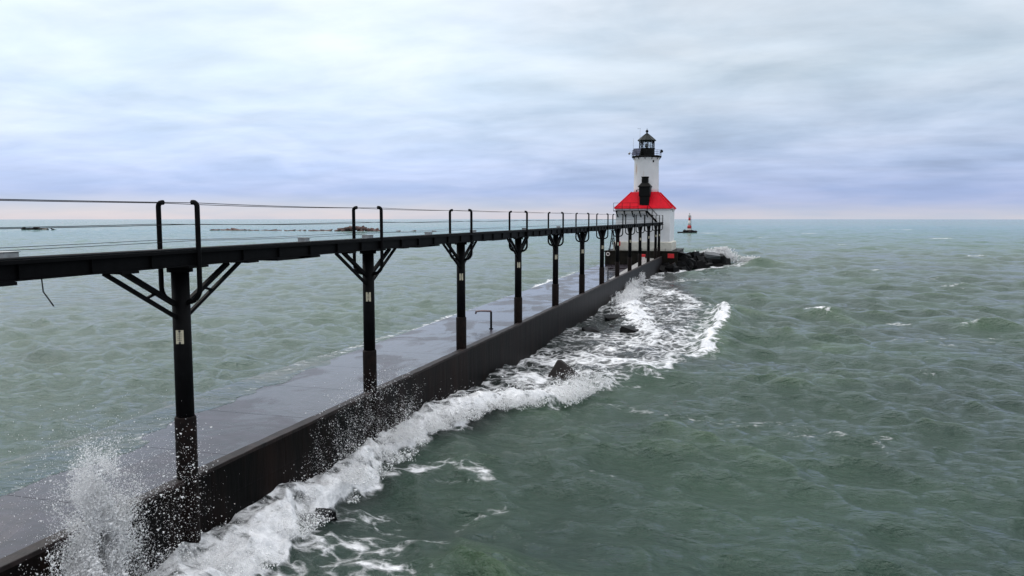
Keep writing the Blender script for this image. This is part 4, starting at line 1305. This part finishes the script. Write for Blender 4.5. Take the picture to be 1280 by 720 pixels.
def build_boulders():
    r = random.Random(21)
    rr = lambda: (r.uniform(-.5, .5), r.uniform(-.5, .5), r.uniform(0, 6.28))
    G = 'boulders piled at the right of the lighthouse'
    lab = 'dark wet boulder in the pile at the right of the lighthouse platform'
    # heap: high beside the platform, running out and down to the right
    spots = []
    for layer, (cnt, zlo, zhi, spread) in enumerate(((30, -0.1, 0.5, 1.0), (20, 0.9, 1.4, 0.72), (10, 1.7, 2.1, 0.45))):
        for k in range(cnt):
            u = (k + r.random()) / cnt
            x = -9.9 + u * 7.6 * (1.0 if layer == 0 else (0.93 if layer == 1 else 0.7))
            yc = 121.5 + u * 14.0
            y = yc + r.uniform(-3.4, 3.4) * spread
            if x < -8.9 and y > 119.6: x = -8.7 + r.random() * .5
            fall = 1 - 0.35 * u
            spots.append((x, y, r.uniform(zlo, zhi) * fall, r.uniform(0.75, 1.3) * (1.0 if layer < 2 else 0.85)))
    for k, (x, y, z, s) in enumerate(spots):
        boulder(B_DARK[k % 8], (x, y, z), (s * r.uniform(.85, 1.25), s * r.uniform(.85, 1.2), s * r.uniform(.7, 1.0)), rr(), lab, G)
    # a rock skirt in front of the platform, right of the wall
    for k in range(7):
        boulder(B_DARK[(k * 3) % 8], (-11.0 + k * .42 + r.uniform(-.2, .2), 119.2 - r.random() * 2.0, r.uniform(-.2, .5)), r.uniform(.6, .95), rr(), lab, G)
    boulder(B_PALE[0], (-4.1, 124.3, 2.05), (1.15, 1.2, 1.0), (0.22, 0.1, 0.15), 'pale grey flat slab lying on top of the dark boulder pile')
    # rocks awash along the wall
    boulder(B_BROWN[0], (-8.2, 37.0, 0.38), (0.78, 0.7, 0.66), (0.0, 0.0, 0.25), 'dark brown pointed boulder standing alone in the white surf')
    boulder(B_DARK[2], (-7.0, 53.6, 0.05), (0.85, 0.7, 0.55), (0.2, 0.1, 1.2), 'black boulder half awash in the foam past the brown pointed one')
    boulder(B_DARK[5], (-9.2, 60.8, -0.02), (1.0, 0.8, 0.4), (0.1, 0.0, 0.4), 'low flat black rock awash close beside the far half of the wall')
    boulder(B_DARK[1], (-9.3, 108.0, 0.05), (0.7, 0.6, 0.5), (0.1, 0.2, 0.2), 'small dark rock in the wash just short of the boulder pile')
    boulder(B_DARK[7], (-10.35, 18.0, 0.05), (0.32, 0.22, 0.18), (0.1, 0.2, 0.9), 'small black rock poking from the foam nearest the camera')
    for x, y, s in ((-8.3, 56.2, .5), (-9.9, 54.0, .6)):
        boulder(B_DARK[int(y) % 8], (x, y, -0.12), (s * 1.4, s, s * .5), (r.uniform(-.2, .2), r.uniform(-.2, .2), r.uniform(0, 6)),
                'low black rock barely awash in dark water beside the wall', 'rocks awash beside the wall')
    # far breakwater: one real heap and scattered tops
    G2 = 'boulders of the far heap'
    for k in range(34):
        u = (k + .5) / 34
        x = -229 + 27 * u
        prof = math.sin(math.pi * min(1, max(0, u))) ** .6
        z = r.choice((0.2, 1.1, 2.1)) * prof
        boulder(B_FAR[k % 5], (x + r.uniform(-.6, .6), 417 + r.uniform(-2, 2), z), (r.uniform(1.1, 2.0), r.uniform(1, 1.6), r.uniform(.85, 1.3)), rr(),
                'reddish brown boulder in the long heap far out beyond the catwalk', G2)
    G3 = 'scattered far breakwater rocks'
    for x, y, s in ((-313, 420, 1.3), (-309, 421, .9), (-303, 420, 1.6), (-299, 421, 1.9), (-296, 420, 1.2), (-288, 420, .9), (-281, 421, .8), (-273, 420, 1.2), (-268, 419, .8),
                    (-259, 419, 1.1), (-251, 419, .9), (-246, 419, 1.2), (-240, 418, 1.0), (-234, 418, 1.3), (-190, 419, .8), (-181, 420, .9), (-168, 420, .7), (-317, 421, 1.0), (-306, 420, 1.2), (-292, 421, 1.1), (-284, 420, .8), (-277, 420, 1.0), (-270, 420, .9), (-263, 419, .8), (-255, 419, 1.0), (-243, 419, 1.1), (-237, 418, 1.2)):
        boulder(B_FAR[int(-x) % 5], (x, y, 0.1), (s * 2.1, s, s * .7), (r.uniform(-.2, .2), r.uniform(-.2, .2), r.uniform(-.4, .4)), 'low rock showing above the water in the broken line beside the far heap', G3)
    G4 = 'rocks at the far left'
    for x, s in ((-452, 1.5), (-448, 1.7), (-444, 1.6), (-440, 2.0), (-436, 1.3), (-429, 1.0)):
        boulder(B_DARK[int(-x) % 8], (x, 410, 0.15), (s * 1.9, s, s * .55), rr(), 'dark low rock in the short reef at the far left under the cables', G4)


build_boulders()


# ------------------------------------------------------------------ the outer beacon
def build_beacon():
    b = empty('beacon', (-25.9, 421, 0))
    tag(b, 'thin red and white banded beacon tower far out right of the lighthouse', 'beacon')
    m = MB(); m.lathe([(1.45, -1.0), (1.45, 1.15), (1.3, 1.3)], 20); m.box(-6.0, -1.3, -1.0, 1.0, -1.0, 0.55)
    m.build('footing', M['platform'], b)
    m = MB(); m.lathe([(1.15, 1.3), (1.12, 2.2)], 20); m.build('base_band', M['beacon_white'], b)
    m = MB(); m.lathe([(1.12, 2.2), (1.05, 3.5), (0.72, 3.9)], 20); m.build('lower_red_band', M['beacon_red'], b)
    m = MB(); m.lathe([(0.72, 3.9), (0.60, 6.4)], 20); m.build('white_band', M['beacon_white'], b)
    m = MB(); m.lathe([(0.60, 6.4), (0.55, 7.9)], 20); m.build('upper_red_band', M['beacon_red'], b)
    m = MB(); m.lathe([(0.55, 7.9), (0.52, 8.9), (0.8, 9.0), (0.8, 9.12), (0.3, 9.15), (0.3, 9.8), (0.42, 9.85), (0.05, 10.3), (0.03, 10.8)], 20); m.build('lantern', M['beacon_white'], b)
    m = MB()
    for x in (0.8, 1.15): m.bar((x, -0.75, 1.2), (x - 0.25, -0.6, 9.0), 0.07)
    for k in range(16): m.bar((0.77, -.72, 1.6 + k * .46), (1.1, -.72, 1.6 + k * .46), 0.05)
    m.build('ladder', M['steel'], b)
    r = random.Random(5)
    for k in range(9):
        x = -28.0 + k * 0.8 if k < 6 else -24.2 + (k - 6) * 0.8
        boulder(B_DARK[k % 8], (x + r.uniform(-.3, .3), 418.4 + r.uniform(-.8, .8), r.uniform(.0, .5)), r.uniform(.7, 1.2), (r.uniform(-.4, .4), r.uniform(-.4, .4), r.uniform(0, 6)),
                'dark boulder at the foot of the red and white beacon', 'boulders round the beacon')


build_beacon()


# ------------------------------------------------------------------ spray
TET_V = np.array([(1, 1, 1), (1, -1, -1), (-1, 1, -1), (-1, -1, 1)], np.float32) * 0.8
TET_F = np.array([(0, 1, 2), (0, 3, 1), (0, 2, 3), (1, 3, 2)])


def droplets(name, P, S, label, D=None):
    n = len(P)
    jit = RNG.uniform(0.6, 1.4, (n, 4, 1)).astype(np.float32)
    V = P[:, None, :] + TET_V[None] * S[:, None, None] * jit
    if D is not None: V = V + TET_V[None, :, :1] * D[:, None, :]
    V = V.reshape(-1, 3)
    F = (TET_F[None] + (np.arange(n) * 4)[:, None, None]).reshape(-1, 3)
    o = fast_mesh(name, V, F, M['spray'])
    tag(o, label, 'spray', None, 'stuff')
    return o


def jets(specs, g=9.0):
    """water thrown up: each jet is a fan of threads, each thread a string of drops on its own arc"""
    Ps, Ss, Ds = [], [], []
    for (x, y, z, top, n_thread, per, sx, sy, drift, size) in specs:
        for _ in range(n_thread):
            h = top * RNG.beta(1.8, 1.7)
            v0 = math.sqrt(2 * g * max(h, .02))
            bx = x + RNG.normal(0, sx); by = y + RNG.normal(0, sy)
            vx = drift * (0.3 + RNG.random()) + RNG.normal(0, .35); vy = RNG.normal(0, .45)
            t1 = v0 / g * RNG.uniform(0.7, 1.7)
            t0 = t1 * RNG.uniform(0.0, 0.5)
            t = np.sort(RNG.uniform(t0, t1, per))
            sprd = 0.015 + 0.07 * (t / max(t1, .01))
            p = np.stack([bx + vx * t, by + vy * t, z + v0 * t - .5 * g * t * t], -1) + RNG.normal(0, 1, (per, 3)) * sprd[:, None]
            s = size * np.exp(RNG.normal(0, .55, per)) * (1.15 - 0.6 * t / max(t1, .01))
            vel = np.stack([np.full(per, vx), np.full(per, vy), v0 - g * t], -1)
            Ps.append(p); Ss.append(s); Ds.append(vel * (s * RNG.uniform(0.1, 0.9, per))[:, None])
    P = np.concatenate(Ps); S = np.concatenate(Ss); D = np.concatenate(Ds)
    return P.astype(np.float32), S.astype(np.float32), D.astype(np.float32)


def build_spray():
    # the big burst against the wall at the near end
    P1, S1, D1 = jets([(-11.45, 11.95, 0.6, 3.4, 420, 75, .10, .13, -.20, .0070),
                   (-11.40, 11.75, 0.4, 3.0, 420, 70, .12, .22, -.26, .0075),
                   (-11.30, 11.35, 0.2, 2.1, 460, 60, .16, .34, -.10, .0080),
                   (-11.10, 10.7, 0.1, 1.5, 900, 50, .28, .42, .0, .0085),
                   (-11.45, 12.5, 0.4, 3.0, 120, 40, .15, .36, -.8, .0050),
                   (-11.2, 12.9, 0.0, 1.0, 130, 30, .2, .5, -.1, .0070)])
    n = 190000                                            # the mist inside the burst
    hz = RNG.beta(1.5, 1.7, n)
    qm = np.stack([-11.45 - .35 * hz + RNG.normal(0, .17, n), 11.95 - .55 * (1 - hz) + RNG.normal(0, 1, n) * (.20 + .30 * (1 - hz)), 0.2 + 3.1 * hz], -1)
    def torn(Q, lo, hi):
        u = Q[:, 1] + .6 * Q[:, 0]
        w = fbm(u / .34 + 40, Q[:, 2] / .62 + 9 + .5 * u, 207, 4)
        return RNG.random(len(Q)) < np.clip((w - lo) / (hi - lo), 0, 1)
    qm = qm[torn(qm, .44, .60)]
    kp = torn(P1, .30, .52); P1, S1, D1 = P1[kp], S1[kp], D1[kp]
    n = 7000                                              # fine drops drifting over the slab
    q = RNG.normal(0, 1, (n, 3)).astype(np.float32) * np.array([0.7, 0.75, 0.6]) + np.array([-12.2, 12.5, 2.5])
    q = q[q[:, 2] > SLAB_Z + .1]
    n2 = 1000                                             # drops crossing in front of the wall face and first post
    q2 = np.stack([RNG.uniform(-11.55, -10.9, n2), 12.9 + np.abs(RNG.normal(0, 0.9, n2)), 0.3 + 2.1 * RNG.beta(1.5, 1.6, n2)], -1)
    k2 = q2[:, 2] < 2.5 - 0.2 * (q2[:, 1] - 12)
    q2 = q2[k2]
    n3 = 420
    q3 = np.stack([RNG.uniform(-11.9, -11.2, n3), RNG.normal(14.25, .35, n3), 2.0 + 1.7 * RNG.beta(1.2, 2.4, n3)], -1)
    P = np.concatenate([P1, q, q2, q3, qm]).astype(np.float32)
    S = np.concatenate([S1, .0032 * np.exp(RNG.normal(0, .6, len(q))), .0045 * np.exp(RNG.normal(0, .6, len(q2))), .0065 * np.exp(RNG.normal(0, .5, len(q3))), .0034 * np.exp(RNG.normal(0, .5, len(qm)))]).astype(np.float32)
    D = np.concatenate([D1, np.zeros((len(P) - len(D1), 3))]).astype(np.float32)
    ok = ~((P[:, 0] > wall_x(P[:, 1]) - .5) & (P[:, 0] < wall_x(P[:, 1])) & (P[:, 2] < WALL_Z))
    ok &= P[:, 2] > 0.0
    droplets('spray', P[ok], S[ok], 'tall white burst of spray against the near end of the pier wall', D[ok])
    # smaller burst between the first two posts
    P2, S2, D2 = jets([(-11.25, 20.6, 0.3, 1.9, 100, 26, .15, .7, -.5, .0055), (-11.3, 23.0, 0.3, 2.1, 110, 26, .15, .8, -.7, .0055), (-11.2, 25.5, .2, 1.5, 90, 22, .15, .6, -.3, .007)])
    q = np.stack([RNG.normal(-11.6, .35, 900), RNG.normal(23.3, 1.3, 900), 1.9 + 1.2 * RNG.beta(1.1, 3.0, 900)], -1)
    P = np.concatenate([P2, q]).astype(np.float32); S = np.concatenate([S2, .0065 * np.exp(RNG.normal(0, .5, 900))]).astype(np.float32)
    ok = ~((P[:, 0] > wall_x(P[:, 1]) - .5) & (P[:, 0] < wall_x(P[:, 1])) & (P[:, 2] < WALL_Z)) & (P[:, 2] > 0.1)
    droplets('spray', P[ok], S[ok], 'thin spray thrown over the wall beside the second catwalk post')
    # torn crest of the breaker along the wall
    Ps, Ss = [], []
    for a, b in zip(SURF_FRONT[1:-5], SURF_FRONT[2:-4]):
        L_ = math.hypot(b[0] - a[0], b[1] - a[1])
        n = int(8000 * L_ / 2)
        t = RNG.random(n)
        x = a[0] + (b[0] - a[0]) * t - RNG.gamma(2.0, .55, n) + 0.55; y = a[1] + (b[1] - a[1]) * t + RNG.normal(0, .3, n)
        cl = fbm(x / .55, y / .55, 71, 4)
        z = 0.10 + 0.45 * cl + RNG.exponential(.13, n)
        kp = (x > wall_x(y) + .05) & (fbm(x / .8, y / .8, 133, 3) > .47)
        Ps.append(np.stack([x, y, z], -1)[kp]); Ss.append(((.0035 + .00014 * y) * np.exp(RNG.normal(0, .6, n)))[kp])
    droplets('spray', np.concatenate(Ps).astype(np.float32), np.concatenate(Ss).astype(np.float32), 'torn white spray along the breaker crest beside the pier wall')
    # outer bursts
    P4, S4, D4 = jets([(-11.0, 84, .1, 1.3, 130, 50, .25, 2.0, .2, .018), (-11.0, 92, .1, 1.6, 50, 50, .2, 1.0, .2, .017), (-10.0, 74, .2, 1.0, 160, 40, .6, 2.5, .2, .017)])
    droplets('spray', P4, S4, 'white splash against the outer half of the pier wall', D4)
    P5, S5, D5 = jets([(-3.4, 139, .3, 2.7, 560, 60, .8, .8, .3, .028), (-3.2, 139, .3, 1.9, 380, 50, 1.1, .8, .3, .03), (-5.4, 138, .3, 2.2, 260, 40, .7, .8, .3, .026), (1.2, 139, .2, 1.2, 160, 40, .8, .5, .3, .026)])
    droplets('spray', P5, S5, 'white splash bursting behind the boulder pile right of the lighthouse', D5)


build_spray()
